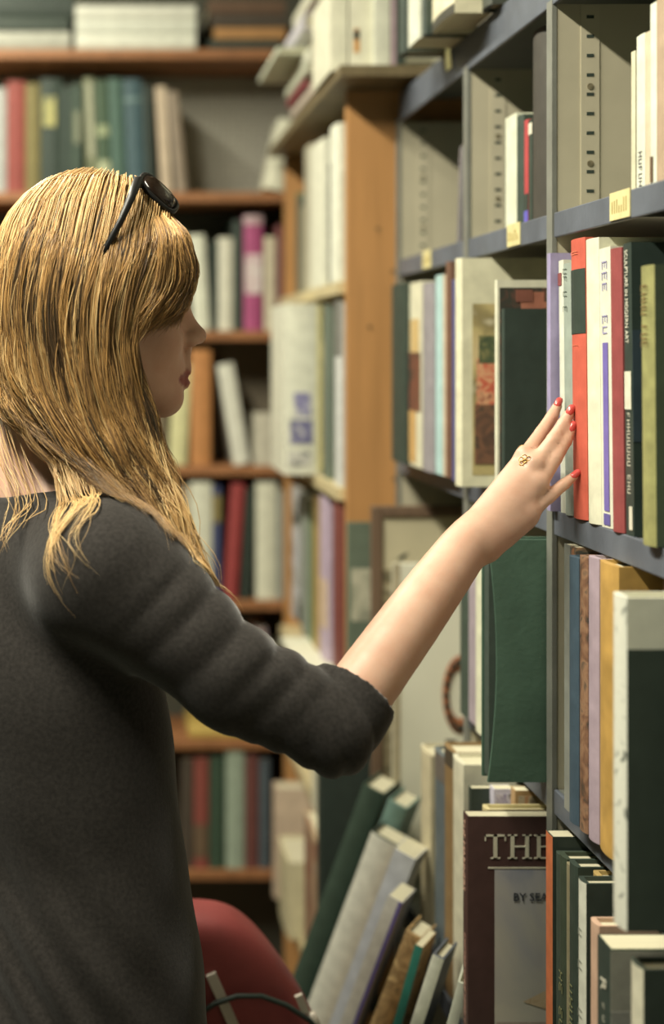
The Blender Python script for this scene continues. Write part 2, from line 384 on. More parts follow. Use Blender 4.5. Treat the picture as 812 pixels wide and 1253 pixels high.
# --- shelf B, the navy art book and the olive book at the right edge
DK = book('black and navy art book with fine white spine lettering', (.4855, 1.3235, zB), .020, .268, .20, '#26312e', lean=-.03, group=g, hard=False,
          bands=[(.02, .10, '#cfc9b4', .1, .5), (.43, .56, '#cfccb6', .1, .9)], cover_pic=[(.0, 1, .32, .70, '#2c3a48')])
text('spine_lettering', 'SCULPTURE IN MODERN ART', .0105, mat('#d8d4c0', .5), DK, (-.0012, .014, .262), (0, 0, -1), (0, -1, 0), .62)
ribbon_marks('spine_print', .112, .03, .020, mat('#d8d4c0', .5), DK, x=-.0006, w=.4, n=13, seed=4)
text('cover_lettering', 'M', .013, mat('#b9b8a4', .5), DK, (.030, -.0012, .243), (1, 0, 0), (0, 0, 1))
book('olive green cloth book with a worn gilt spine at the right edge', (.478, YX(803, .478), zB), .030, .243, .19, '#6d7040', lean=-.02, group=g,
     m=mat('#3f4a35', .6, .1), spine_m=mat('#8a8748', .6, .2, 60), marks=[(.93, .70, '#8a6a34', 8)])
# --- shelf C, middle bay
g = 'books on the lower metal shelf'
srow(zC, [
    D(x0=560, x1=575, top=722, X=.470, col='#39443a', label='dark grey-green book beside the cream portfolio, lower middle bay', tmax=.05),
    D(x1=582, top=690, X=.468, col='#a394a0', hard=False, label='thin mauve spine beside the dark book, lower middle bay'),
    D(x1=594, top=668, X=.466, col='#d0d0b2', label='pale cream spine left of the green slipcase', tmax=.045),
], g)
# --- shelf C, near bay
srow(zC, [
    D(x0=690, x1=697, top=650, X=.475, col='#8d8f88', hard=False, label='thin grey spine against the near metal upright, lower shelf'),
    D(x1=704, top=664, X=.476, col='#a07a5c', hard=False, label='spine printed with a brown and blue scene, lower near bay', m=picmat(['#6a7078', '#a3663a', '#3d3a34', '#c08a5a', '#8a8a86'], 26, seed=4)),
    D(x1=708, top=684, X=.470, col='#3d5266', label='dark blue edge of a worn book, lower near bay'),
    D(x1=719, top=683, X=.471, col='#7d5a44', label='worn brown flaking spine, lower near bay', m=picmat(['#3a302a', '#7d5238', '#9a7050', '#4a3c34'], 40, seed=8)),
    D(x1=733, top=682, X=.472, col='#a893a2', label='mauve spine next to the yellow one, lower near bay'),
    D(x1=757, top=682, X=.4725, col='#bd9332', label='mustard yellow spine with a torn top, lower near bay', m=mat('#b98d2f', .5, .22, 30)),
], g)
book('brown and white paperback behind the big black cover', (.500, 1.2760, zC), .018, .262, .19, '#8a6a58', group=g, hard=False, bands=[(.86, .97, '#d6cfc0', .2, .8)])
book('cream book with a chestnut top behind the big black cover', (.500, 1.2480, zC), .022, .268, .20, '#d0c6b0', group=g, hard=False)
book('large black book with a white top band, protruding at the right edge', (.4235, 1.1705, zC), .030, .268, .24, '#27302b', group=g, m=mat('#d3d3c0', .5, .05),
     spine_m=picmat(['#d6d6c6', '#d0d0c0', '#d6d6c6', '#3a3f3a'], 55, seed=2), cover_pic=[(.0, 1.0, .0, .845, '#28322c'), (.16, .172, .91, .945, '#8a7480')])
# --- shelf D, near bay (bottom right corner of the photograph)
g = 'books on the bottom right shelf'
book('orange spine beside the sea-voyage book', (.4665, 1.5010, zD), .022, .300, .20, '#d0692c', group=g, hard=False, m=mat('#3a423a', .5), spine_m=mat('#d0692c', .5))
for i, (x1, top, X, col, lab) in enumerate([
        (687, 1048, .470, '#3a443a', 'dark green leather spine next to the orange one'), (694, 1052, .468, '#36402f', 'dark green gilt spine second from the orange one'),
        (698, 1060, .467, '#8a8060', 'thin tan spine between dark green spines'), (707, 1062, .466, '#2f3a32', 'black-green gilt spine third from the orange one')]):
    yn = YX(x1, X); prev_y = [1.5000, YX(687, .470), YX(694, .468), YX(698, .467)][i]
    book(lab+' on the bottom right shelf', (X, yn, zD), prev_y-yn-.0008, EYE-(top-CY)*yn/F-zD, .20, col, group=g, marks=[(.6, .1, '#8a8a5a', 12)] if i % 2 else None)
srow(zD, [
    D(x0=708, x1=717, top=1082, X=.455, col='#cfd0bf', label='white-spined black book on the bottom right shelf', m=mat('#27302b', .5), spine_m=mat('#cfd0bf', .5), tmax=.03,
      marks=[(.9, .1, '#7a7d72', 16)]),
    D(x1=733, top=1134, X=.449, col='#c09a80', label='pinkish buff spine beside the script-lettered book', tmax=.022),
], g)
RB = book('dark book with a script title and a green landscape cover', (.4335, 1.237, zD), .032, EYE-(1162-CY)*1.237/F-zD, .22, '#27332f', group=g, hard=False,
          cover_pic=[(.0, 1, .0, 1, picmat(['#3d4a36', '#4d5a3c', '#39463a', '#55604a'], 14, seed=3)), (.0, 1, .80, .995, '#9a988a'), (.0, .16, .68, .82, '#94938a')])
text('spine_lettering', 'R', .020, mat('#d2cdb8', .5), RB, (-.0012, .022, .262), (0, -.15, -.98), (0, -.98, .15))
ribbon_marks('spine_print', .240, .12, .030, mat('#b9b6a4', .5), RB, x=-.0008, w=.18, n=11, seed=9)
book('white-spined black book at the bottom right corner', (.4365, 1.170, zD), .026, EYE-(1190-CY)*1.166/F-zD, .2, '#27302b', group=g, m=mat('#27302b', .5), spine_m=mat('#cdc8ae', .55),
     cover_pic=[(.10, .9, .90, .97, '#cdbfa4')])
book('yellowed book with a curled top among the bottom right books', (.480, 1.3965, zD), .020, .296, .19, '#b9994e', group=g)
book('white-topped book behind the landscape cover', (.500, 1.2755, zD), .020, .285, .18, '#c6c8c0', group=g)
# --- bottom shelf D, middle bay: the sea-voyage book and its neighbours
g = 'books on the bottom middle shelf'
TB = book('maroon book titled THE with a misty sea picture on its cover', (.4035, 1.597, zD), .020, .2905, .235, '#5a2a2c', group=g, hard=False, m=mat('#4d2a2a', .4, .1),
          cover_pic=[(.125, .98, .0, .80, picmat(['#8f93a8', '#b3b1b4', '#c2beb4', '#d0cab8', '#a9a7b4'], 7, seed=7, distort=.4))])
cream = mat('#d6d0b6', .5, .05)
def serif_word(word, parent, x, z, hgt, m, y=-.0012):
    """Roman capitals built from strokes: (x0,x1,z0,z1) in units of the cap height"""
    gl = dict(T=(.86, [(.36, .52, 0, 1), (.0, .88, .93, 1), (.0, .05, .74, 1), (.83, .88, .74, 1), (.24, .64, 0, .045)]),
              H=(1.0, [(.12, .27, 0, 1), (.73, .88, 0, 1), (.27, .73, .48, .535), (.0, .39, 0, .045), (.61, 1, 0, .045), (.0, .39, .955, 1), (.61, 1, .955, 1)]),
              E=(.80, [(.12, .27, 0, 1), (.0, .78, .945, 1), (.0, .82, 0, .055), (.27, .58, .48, .535), (.73, .78, .76, 1), (.77, .82, 0, .24), (.54, .58, .40, .62)]))
    for ch in word:
        w_, st_ = gl[ch]
        boxes('title_letter', [((x+a*hgt, y, z+c*hgt), (x+b_*hgt, y+.0011, z+d_*hgt)) for a, b_, c, d_ in st_], m, parent)
        x += (w_+.10)*hgt
serif_word('THE', TB, .0185, .2445, .0262, cream)
box('title_rule', (.022, -.0009, .2335), (.225, -.0002, .2352), cream, TB)
text('cover_subtitle', 'BY SEA TO', .0125, mat('#3a3a48', .5), TB, (.049, -.0014, .1985), (1, 0, 0), (0, 0, 1), 1.0, .0001)
mesh_obj('printed_sail', [(.060, -.0011, .088), (.125, -.0011, .120), (.125, -.0011, .072), (.085, -.0011, .080)], [(0, 3, 2, 1)], picmat(['#c9a878', '#d0b892', '#b89468'], 40), TB)
box('printed_deck', (.031, -.0009, .052), (.22, -.0005, .066), picmat(['#a89890', '#b8a898', '#9a8c86'], 30), TB)
box('printed_sea', (.031, -.0009, .0), (.22, -.0005, .046), mat('#7d7e94', .45), TB)
text('spine_lettering', 'THE MARINERS', .0125, mat('#d8a890', .5), TB, (-.0012, .0155, .285), (0, 0, -1), (0, -1, 0), .95)
ribbon_marks('spine_print', .165, .03, .020, mat('#cf9a86', .5), TB, x=-.0006, w=.45, n=20, seed=14)
srow(zD, [
    D(x0=513, x1=527, top=925, X=.448, col='#c9bd98', label='tall cream spine left of the slate-blue one, bottom middle bay', tmax=.06),
    D(x1=545, top=928, X=.440, col='#59636a', label='slate blue-grey spine with a rubbed label, bottom middle bay', bands=[(.88, 1, '#6a5f58')], tmax=.058),
    D(x1=556, top=918, X=.438, col='#8a6a3a', label='ochre brown spine right of the slate-blue one', tmax=.05, bands=[(.93, 1.0, '#4a3a2a')]),
    D(x1=567, top=905, X=.436, col='#d0cbb0', label='cream spine left of the maroon sea book', tmax=.05),
    D(x0=571, x1=576, top=965, X=.436, col='#2f3832', hard=False, label='thin black spine just behind the maroon sea book', tmax=.012),
], g)
book('cream book with a yellowed edge standing behind the maroon sea book', (.432, 1.6225, zD), .020, .290, .22, '#cfbf86', group=g)
for (x0, x1, Y, zt, cc, lab) in ((604, 628, 1.690, 966, '#c9c4d6', 'white and violet book whose top shows above the maroon sea book'), (630, 668, 1.664, 968, '#b08a52', 'tan orange book whose top shows above the maroon sea book')):
    p = P(x0, zt, Y)
    book(lab, (p.x, Y, zD), .018, p.z-zD, (x1-x0)*Y/F, cc, group=g, hard=False, cover_pic=[(.1, .95, .82, .98, picmat(['#6a5a96', '#cfc9d4', '#3a3430'] if x0 < 620 else ['#c07a34', '#b9a888', '#4a3a2c'], 50))])
# ------------------------------------------------------------------ green slipcase
gs = thing('slipcased_folio', 'large green cloth slipcase with a curved-in front edge on the lower shelf', 'book', P(597, 430, 1.575)*1.0)
gs.location = (P(597, 0, 1.576).x, 1.576, zC+.0005)
hh = .262; n = 14
edge = [(.0095*math.sin(math.pi*i/n)**.9 if 0 < i < n else 0, hh*i/n) for i in range(n+1)]
green = mat('#3f5c4b', 0.6, 0.14, 25, 0.2, key='green_cloth')
prism('front_board', edge+[(.20, hh), (.20, 0)], 0, .0045, green, gs, axis='y')
prism('back_board', [(.0, 0), (.0, hh), (.20, hh), (.20, 0)], .024, .028, green, gs, axis='y')
box('page_block', (.002, .0046, .004), (.196, .0239, hh-.004), mat('#2f3a33', .8), gs)
box('spine', (.196, .0046, 0), (.20, .0239, hh), green, gs)
# ------------------------------------------------------------------ cream portfolio, framed picture and tall book standing in the far bay
pf = thing('portfolio', 'large cream portfolio board with a carved brown oval ring on it', 'portfolio', (P(480, 0, 2.225).x, 2.225, zD+.0005))
pw, ph = .20, P(0, 690, 2.225).z-zD
box('board', (0, 0, 0), (pw, .006, ph), mat('#e4e2ca', .7, .05, 6), pf, bevel=.001)
box('spine_tape', (0, -.0008, 0), (.012, 0, ph), mat('#b4a684', .7, .15), pf)
c0 = P(562, 850, 2.225); rx, rz = .0265, .060
cl = (c0.x-pf.location.x, c0.z-pf.location.z)
N = 40; v = []; f = []
for i in range(N):
    a = 2*math.pi*i/N
    for (k, yy) in ((1.0, -.001), (.93, -.004), (.68, -.004), (.60, -.001)):
        v.append((cl[0]+rx*k*math.cos(a), yy, cl[1]+rz*k*math.sin(a)))
for i in range(N):
    j = (i+1) % N
    for k in range(3): f.append((i*4+k, i*4+k+1, j*4+k+1, j*4+k))
ring = mesh_obj('oval_ring', v, f, mat('#a05a2a', .5, .25, 90), pf, smooth=True)
for i in range(18):
    a = 2*math.pi*i/18
    x, z = cl[0]+rx*.82*math.cos(a), cl[1]+rz*.84*math.sin(a)
    box('ring_stud', (x-.0035, -.0052, z-.0042), (x+.0035, -.0038, z+.0042), mat('#2c2a24', .5), ring)
p = P(551, 912, 2.225); x, z = p.x-pf.location.x, p.z-pf.location.z
bdg = box('badge', (x-.008, -.002, z-.009), (x+.008, 0, z+.009), mat('#4a3a2c', .5), pf); box('badge_centre', (x-.004, -.003, z-.005), (x+.004, -.002, z+.004), mat('#c9bfa6', .5), bdg)
fr = thing('framed_picture', 'brown framed cream picture standing behind the outstretched forearm', 'picture', (P(455, 0, 2.285).x, 2.285, zD+.0005))
fw, fh = .19, P(0, 620, 2.285).z-zD
fm = woodmat('#6b4f3a', 'frame_wood', .2)
for a, b in (((0, 0, 0), (.017, .016, fh)), ((fw-.017, 0, 0), (fw, .016, fh)), ((.017, 0, fh-.017), (fw-.017, .016, fh)), ((.017, 0, 0), (fw-.017, .016, .017))):
    box('frame_bar', a, b, fm, fr, bevel=.002)
box('picture_sheet', (.015, .006, .015), (fw-.015, .010, fh-.015), mat('#c6bb96', .7, .10, 8), fr)
q = P(492, 682, 2.285); x, z = q.x-fr.location.x, q.z-fr.location.z
mesh_obj('printed_bird', [(x-.008, .0055, z-.004), (x+.002, .0055, z-.005), (x+.012, .0055, z+.007), (x+.002, .0055, z+.004)], [(0, 1, 2, 3)], mat('#2d332d', .6), fr)
box('printed_panel', (.017, .0054, .10), (.04, .0061, z-.02), picmat(['#4a4a3c', '#8a7a58', '#b4a888'], 30), fr)
book('tall grey-green book with a pale round mark beside the framed picture', (P(426, 0, 2.338).x, 2.338, zD), .014, P(0, 640, 2.338).z-zD, .16, '#5f6a58', hard=True, group='books in the far metal bay',
     cover_pic=[(.03, .24, .70, .86, picmat(['#6d715f', '#b4b096', '#c4bea4'], 25))])
bp_ = thing('shade_panel', 'black panel standing in for the shade behind the leaning dark green folio', 'portfolio', (.352, 2.313, .4505))  # added dark panel; only deep shade lies behind the folio
shade_black = mat('#252c28', .6, .1)
box('shade_sheet', (0, 0, 0), (.092, .010, .475), shade_black, bp_, bevel=.002); box('shade_sheet', (0, .012, 0), (.092, .022, .475), shade_black, bp_, bevel=.002)
box('spine', (-.003, .001, .0), (.0, .021, .470), mat('#333a34', .5), bp_)  # narrow edge of the added shade panel
# ------------------------------------------------------------------ low bench and the books leaning on it
bt = thing('low_bench', 'low dark wooden bench carrying the leaning books beside the shelves', 'bench', (0, 0, 0))
dkw = woodmat('#4a3a2a', 'dark_bench_wood')
box('seat_board', (.20, 1.35, .425), (.392, 2.34, .45), dkw, bt)
for yy in (1.40, 2.28):
    for xx in (.21, .352): box('leg', (xx, yy, 0), (xx+.03, yy+.03, .425), dkw, bt)
def lbook(label, px, py, Y, t, col, d=.12, th=20, e1=(.5, .866), **k):
    e1 = Vector((e1[0], e1[1], 0)).normalized(); e2 = Vector((e1.y, -e1.x, 0)); s, c = math.sin(math.radians(th)), math.cos(math.radians(th))
    u = Vector((0, 0, c))+e2*s; y = -(e2*c-Vector((0, 0, s)))
    top = P(px, py, Y); h = (top.z-.452)/c; o = top-u*h
    # book local y runs away from the leaning side; lift so that the far bottom edge rests on the bench
    b = book(label, (0, 0, 0), t, h, d, col, group='books leaning together on the low bench', **k)
    b.matrix_world = Matrix(((e1.x, y.x, u.x, o.x), (e1.y, y.y, u.y, o.y), (e1.z, y.z, u.z, o.z), (0, 0, 0, 1)))
    return b
lbook('tall dark green folio leaning leftmost on the bench', 470, 972, 2.16, .034, '#2f3f33', d=.075)
lbook('grey-teal book leaning behind the thick white one', 498, 990, 2.11, .030, '#64837a', d=.07)
lbook('thick white book leaning beside the dark green folio', 489, 1036, 2.05, .044, '#d2d1c2', d=.055, m=mat('#2f3832', .5), spine_m=mat('#d0cfc0', .6))
lbook('thin brown book leaning right of the thick white one', 492, 1056, 2.005, .010, '#8f6a48', d=.055)
lbook('pale blue-white book leaning in the middle of the bench', 508, 1052, 1.935, .030, '#c4c8cf', d=.055, hard=False)
lbook('white book with a violet edge leaning on the bench', 492, 1105, 1.875, .020, '#d0cfc8', d=.055, hard=False, m=mat('#a0a0ab', .5), spine_m=mat('#cfcec6', .5), bands=[(0, 1, '#5b4a98', .0, .22)])
lbook('brown patterned book leaning behind the teal spine', 518, 1150, 1.83, .024, '#a5824e', d=.055, m=picmat(['#3a3024', '#b8945a', '#8a6a3c', '#c9a86c'], 30))
lbook('thin teal green spine leaning near the maroon sea book', 517, 1160, 1.77, .010, '#1d8370', d=.055, th=15, hard=False, m=picmat(['#2c2a22', '#b59058', '#6a4f30'], 30), spine_m=mat('#1d8370', .5))
lbook('white-edged slate grey book leaning below the ochre spine', 543, 1174, 1.70, .014, '#5c5f6c', d=.055, th=17, m=mat('#4f5260', .5), spine_m=mat('#cfd0be', .5))
lbook('small pale green-white book leaning against the maroon book foot', 573, 1206, 1.62, .012, '#ccd0bc', d=.055, th=14, e1=(.35, .94))
# ------------------------------------------------------------------ wooden bookcase rows (far end)
g = 'books in the wooden bookcase'
HMAX.update({WZ[0]: .308, WZ[1]: .318, WZ[3]: .198, WZ[4]: .312})
srow(WZ[0], [
    D(x0=363, x1=365, top=236, X=.415, col='#5f6a45', label='olive spine in the top row of the wooden bookcase'),
    D(x1=370, top=240, X=.412, col='#4a4f44', label='dark grey spine left of the tall white book, wooden bookcase top row'),
    D(x1=376, top=250, X=.408, col='#8d8468', label='grey-buff spine left of the tall white book, wooden bookcase top row'),
    D(x1=382, top=175, X=.402, col='#a9a48c', label='pale buff spine touching the tall white book, wooden bookcase top row'),
    D(x1=397, top=168, X=.398, col='#d6d6c0', label='tall white book in the top row of the wooden bookcase'),
    D(x1=403, top=200, X=.405, col='#58544e', label='dark grey spine between the two white books of the wooden bookcase'),
    D(x1=414.5, top=150, X=.396, col='#d8dac6', label='tall white book against the orange plywood panel', tmax=.09),
], g, .74)
srow(WZ[1], [
    D(x0=352, x1=362, top=392, X=.405, col='#c8b78c', label='buff book deep in the second row of the wooden bookcase', tmax=.06),
    D(x0=396, x1=404, top=372, X=.405, col='#5f6a5c', label='dark grey-green spine right of the white violet-blotched book'),
    D(x1=418, top=368, X=.402, col='#c3c4c0', label='white and grey spine against the plywood panel, second row', tmax=.07, bands=[(.7, 1, '#75726c')]),
], g, .74)
book('thick white book with violet blotches, spine turned to the camera', (P(393, 0, 2.66).x, 2.66, WZ[1]), .068, P(0, 372, 2.66).z-WZ[1], .2, '#d3d3be', rz=math.pi/2, group=g,
     bands=[(0.02, 1, '#c9c07a', .0, .12), (.34, .48, picmat(['#cfcdc4', '#8d88b4', '#5a5580'], 40), .3, .75), (.18, .32, picmat(['#3a3848', '#6a6598', '#cfcdc4'], 35), .25, .85), (.05, .14, picmat(['#8a86a4', '#cfcdc0', '#4a4858'], 40), .3, .9)])
fl = WZ[2]
for i, (xx, ya, yb, t, cc, lab) in enumerate([(.375, 2.43, 2.79, .016, '#b9b48e', 'bottom book of the flat pile in the wooden bookcase'), (.36, 2.42, 2.78, .014, '#8b88b0', 'violet-grey book in the flat pile of the wooden bookcase'), (.35, 2.45, 2.80, .015, '#d4d2ba', 'cream top book of the flat pile in the wooden bookcase')]):
    book(lab, (xx, yb, fl+.0005), t, min(yb-ya, .36), .30, cc, pile=True, group='flat pile in the wooden bookcase'); fl += t+.0008
HMAX[round(fl, 3)] = WZ[1]-.021-fl
srow(fl, [
    D(x0=347, x1=366, top=600, X=.405, col='#c4c5c8', label='white spine with a wavy black pattern in the wooden bookcase', tmax=.12, m=picmat(['#d0d0d0', '#c4c4cf', '#cfcfcf', '#2c302c', '#2c302c'], 14, seed=3)),
    D(x1=372, top=618, X=.408, col='#2c352f', label='black spine right of the wavy patterned one'),
    D(x1=379, top=612, X=.402, col='#8c9488', label='grey-green spine in the third row of the wooden bookcase'),
    D(x1=383, top=612, X=.402, col='#4f6b3a', label='thin green spine in the third row of the wooden bookcase'),
    D(x1=391, top=610, X=.402, col='#a98a4a', label='ochre spine in the third row of the wooden bookcase'),
    D(x1=401, top=612, X=.402, col='#b9a3bb', label='lilac-pink spine in the third row of the wooden bookcase', bands=[(.2, .5, '#d0b49a')]),
    D(x1=419, top=608, X=.402, col='#7a302a', label='red-brown thick book against the plywood panel, third row', tmax=.10),
], g, .74)
srow(WZ[3], [
    D(x0=347.5, x1=354, top=872, X=.40, col='#8f7a80', label='mauve book in the fourth row of the wooden bookcase', tmax=.10),
    D(x1=364, top=885, X=.40, col='#b99a90', label='pinkish book in the fourth row of the wooden bookcase', tmax=.06),
    D(x1=402, top=905, X=.385, col='#d3cfb4', label='large cream-white book in the fourth row of the wooden bookcase', tmax=.20),
], g, .74)
srow(WZ[4], [
    D(x0=333, x1=338, top=965, X=.372, col='#cbb298', label='tall buff spine at the foot of the wooden bookcase', tmax=.05),
    D(x1=354, top=1056, X=.372, col='#cfc49a', label='broad cream spine at the foot of the wooden bookcase', tmax=.16),
    D(x1=397, top=1040, X=.375, col='#b09a80', label='printed brown and grey book at the foot of the wooden bookcase', tmax=.24, m=picmat(['#8f8a86', '#b59a76', '#a07458', '#8c4a38', '#c0ab8c'], 9, seed=2)),
], g, .74)
# --- on top of the wooden bookcase
g = 'books on top of the wooden bookcase'
for (x0, x1, top, Y, cc, lab, kw) in [
        (404, 425, -18, 2.30, '#d8d6bc', 'white spine at the left of the row on top of the wooden bookcase', {}),
        (427, 455, -25, 2.30, '#d6d3ba', 'broad white spine with an orange and black tab on top of the wooden bookcase', dict(bands=[(.20, .46, '#c98a2c', .55, .8), (.34, .44, '#3a2c24', .55, .8)])),
        (458, 477, -30, 2.28, '#cfd0bc', 'white spine right of the orange-tabbed one on top of the wooden bookcase', {}),
        (479, 484, -10, 2.28, '#b59aa4', 'thin pinkish spine on top of the wooden bookcase', {}),
        (485, 496, -30, 2.28, '#2d3630', 'black spine at the right of the row on top of the wooden bookcase', {})]:
    xr, xl = P(x1, 0, Y).x, P(x0, 0, Y).x
    book(lab, (xr, Y, 1.942), xr-xl, P(0, top, Y).z-1.942, .19, cc, rz=math.pi/2, group=g, hard=False, **kw)
fl = 1.9425
for (x0, w_, ya, yb, t, cc, lab) in [
        (.40, .24, 2.62, 2.90, .022, '#2f3630', 'black book at the bottom of the untidy pile on the wooden bookcase'),
        (.385, .25, 2.62, 2.92, .018, '#c9b9a8', 'buff book in the untidy pile on the wooden bookcase'),
        (.375, .22, 2.65, 2.90, .014, '#8d3440', 'crimson book in the untidy pile on the wooden bookcase'),
        (.37, .26, 2.60, 2.88, .020, '#b9bba4', 'grey-cream book in the untidy pile on the wooden bookcase'),
        (.375, .27, 2.60, 2.86, .024, '#d6d6c0', 'white book in the untidy pile on the wooden bookcase'),
        (.325, .30, 2.66, 2.96, .012, '#c4c9b2', 'pale sheet-like book sticking out of the untidy pile'),
        (.40, .20, 2.62, 2.86, .026, '#c9b780', 'yellowed book near the top of the untidy pile'),
        (.37, .24, 2.64, 2.90, .030, '#c2bec8', 'lilac-white top book of the untidy pile'),
        (.40, .20, 2.64, 2.86, .022, '#8a5a3a', 'brown book lying on the lilac-white book of the pile'),
        (.385, .23, 2.62, 2.88, .026, '#d6d4bc', 'cream book at the very top of the untidy pile')]:
    book(lab, (x0, yb, fl), t, yb-ya, w_, cc, pile=True, group='untidy pile on the wooden bookcase', rz=0); fl += t+.0006
# --- on top of the metal bookcase
g = 'books on top of the metal bookcase'
srow(zT, [
    D(x0=489, x1=496, top=-40, X=.425, col='#2d3630', label='dark spine at the far end of the metal bookcase top'),
    D(x1=513, top=-50, X=.424, col='#cfd2bf', label='white spine on top of the metal bookcase', hard=False, tmax=.07),
    D(x1=521, top=-45, X=.428, col='#2f3832', label='black spine beside the white one on top of the metal bookcase'),
    D(x1=556, top=-60, X=.436, col='#cfc8a6', label='cream book with a dark foot on top of the metal bookcase', tmax=.12, bands=[(0, .16, '#3a3228')]),
    D(x1=602, top=-60, X=.47, col='#3a3a32', label='dark book near the paper tags on top of the metal bookcase', tmax=.08),
], g)
# ------------------------------------------------------------------ books on the back bookcase (spines towards the camera)
def brow(i, entries, group, yo=.012):
    z = BZ[i]
    for e in entries:
        e = dict(e); x0 = e.pop('x0'); x1 = e.pop('x1'); top = e.pop('top'); Y = YB+e.pop('yo', yo)
        xl, xr = P(x0, 0, Y).x, P(x1, 0, Y).x; h = P(0, top, Y).z-z; t = xr-xl-.0006
        ln = e.get('lean', 0)
        book(e.pop('label'), (xr, Y, z), t, h, min(.19, .72*h), e.pop('col'), rz=math.pi/2, group=group, **e)
g = 'books on the second shelf of the back bookcase'
brow(1, [
    D(x0=-22, x1=-8, top=105, col='#6a3a34', label='brown book cut by the left edge of the photo, second back shelf'),
    D(x0=-8, x1=8, top=108, col='#a7a9a4', label='pale grey book at the left edge, second back shelf'),
    D(x0=8, x1=31, top=100, col='#8f3129', label='red book near the left edge, second back shelf'),
    D(x0=31, x1=49, top=103, col='#776a30', label='olive brown book right of the red one, second back shelf'),
    D(x0=49, x1=76, top=97, col='#27332c', label='black book with a yellow label, second back shelf', bands=[(.58, .84, picmat(['#2c382f', '#b0a848', '#8a8a40'], 60), .3, .85)]),
    D(x0=76, x1=88, top=106, col='#2b3830', label='plain black spine right of the yellow-labelled book, second back shelf'),
    D(x0=88, x1=100, top=103, col='#38493c', label='dark green spine with a faded label, second back shelf', bands=[(.45, .75, '#7f8468', .2, .8)]),
    D(x0=107, x1=120, top=96, col='#6d7350', label='grey-green leaning spine with a light title strip, second back shelf', lean=-.04, bands=[(.3, .97, '#a3a488', .25, .75)]),
    D(x0=121, x1=136, top=99, col='#3a5138', label='leafy green spine with a pale foot, second back shelf', lean=-.04, bands=[(.1, .28, '#a9b088'), (.5, .6, '#8f9a70')]),
    D(x0=137, x1=155, top=97, col='#3d5c50', label='teal green spine, second back shelf', lean=-.04),
    D(x0=156, x1=178, top=98, col='#34505a', label='blue-teal spine, second back shelf', lean=-.04, bands=[(.8, .84, '#5f7a7a')]),
    D(x0=179, x1=189, top=104, col='#26302c', label='black spine before the gap, second back shelf', lean=-.04),
    D(x0=197, x1=210, top=106, col='#c3ae92', label='buff pink spine leaning before the gap, second back shelf', lean=-.06, hard=False),
    D(x0=215, x1=229, top=112, col='#8c7a66', label='grey-brown spine leaning last before the pegboard, second back shelf', lean=-.09),
    D(x0=322, x1=347, top=148, col='#d6d5ba', label='white book leaning right at the end of the second back shelf', lean=.22, yo=.0),
    D(x0=368, x1=386, top=130, col='#3d4038', label='dark book in the corner of the second back shelf'),
], g)
g = 'things on the top shelf of the back bookcase'
fl = BZ[0]
for (x0, x1, t, cc, lab, grp) in [(-60, 86, .040, '#a5a596', 'grey-white flat book at the left of the top back shelf', 0), (-55, 84, .03, '#343c34', 'dark flat book on the grey-white one, top back shelf', 0), (-55, 90, .05, '#2c342e', 'black flat box-like book at the top left', 0)]:
    xl, xr = P(x0, 0, YB).x, P(x1, 0, YB).x
    book(lab, (xl, YB+.012, fl+.0004), t, xr-xl, .19, cc, pile=True, rz=math.pi/2, group=g); fl += t+.001
fl = BZ[0]
for k, (t, cc, lab) in enumerate([(.035, '#d6d8c6', 'lowest white volume of the white pile'), (.030, '#d2d5c4', 'second white volume of the white pile'), (.032, '#d8d9c8', 'third white volume of the white pile')]):
    xl, xr = P(92, 0, YB).x, P(240, 0, YB).x
    book(lab+' on the top back shelf', (xl, YB+.012, fl+.0004), t, xr-xl, .19, cc, pile=True, rz=math.pi/2, group=g); fl += t+.001
fl = BZ[0]
for (x0, x1, t, cc, lab) in [(255, 345, .022, '#2c352f', 'black flat book under the orange-brown one, top back shelf'), (262, 350, .026, '#b5803e', 'orange-brown flat book right of the white pile'), (258, 352, .03, '#4a3a30', 'dark brown flat book with a red edge, top back shelf'), (255, 350, .03, '#6a4a34', 'brown flat book uppermost right of the white pile')]:
    xl, xr = P(x0, 0, YB).x, P(x1, 0, YB).x
    book(lab, (xl, YB+.012, fl+.0004), t, xr-xl, .19, cc, pile=True, rz=math.pi/2, group=g); fl += t+.001
g = 'books on the third shelf of the back bookcase'
brow(2, [
    D(x0=160, x1=185, top=285, col='#5a4436', label='brown book hidden partly by hair, third back shelf'), D(x0=186, x1=210, top=292, col='#7a8a76', label='sage book hidden partly by hair, third back shelf'),
    D(x0=212, x1=227, top=280, col='#2f3a34', label='dark book behind the fringe, third back shelf'),
    D(x0=237, x1=257, top=288, col='#d4d6c0', label='white spine beside the forehead, third back shelf', lean=-.06), D(x0=258, x1=266, top=296, col='#2c362f', label='black spine between white ones, third back shelf'),
    D(x0=267, x1=285, top=291, col='#cfcdb8', label='second white spine right of the forehead, third back shelf'), D(x0=285, x1=297, top=270, col='#2b342e', label='black spine left of the magenta one, third back shelf'),
    D(x0=298, x1=321, top=264, col='#a83a76', label='magenta spine with a white label, third back shelf', bands=[(.32, .66, picmat(['#cfa8b8', '#d6cfc8', '#b8608c'], 50), .05, .95), (.92, 1, '#b99aa0')]),
    D(x0=323, x1=338, top=290, col='#c2b79a', label='cream spine right of the magenta one, third back shelf'), D(x0=338, x1=346, top=276, col='#783438', label='maroon spine, third back shelf'),
    D(x0=347, x1=356, top=290, col='#8f8a7c', label='grey spine right of the maroon one, third back shelf'), D(x0=356, x1=366, top=288, col='#b0a993', label='pale buff spine near the corner, third back shelf'),
    D(x0=367, x1=373, top=285, col='#4d5c38', label='olive spine in the corner of the third back shelf')], g)
g = 'books on the fourth shelf of the back bookcase'
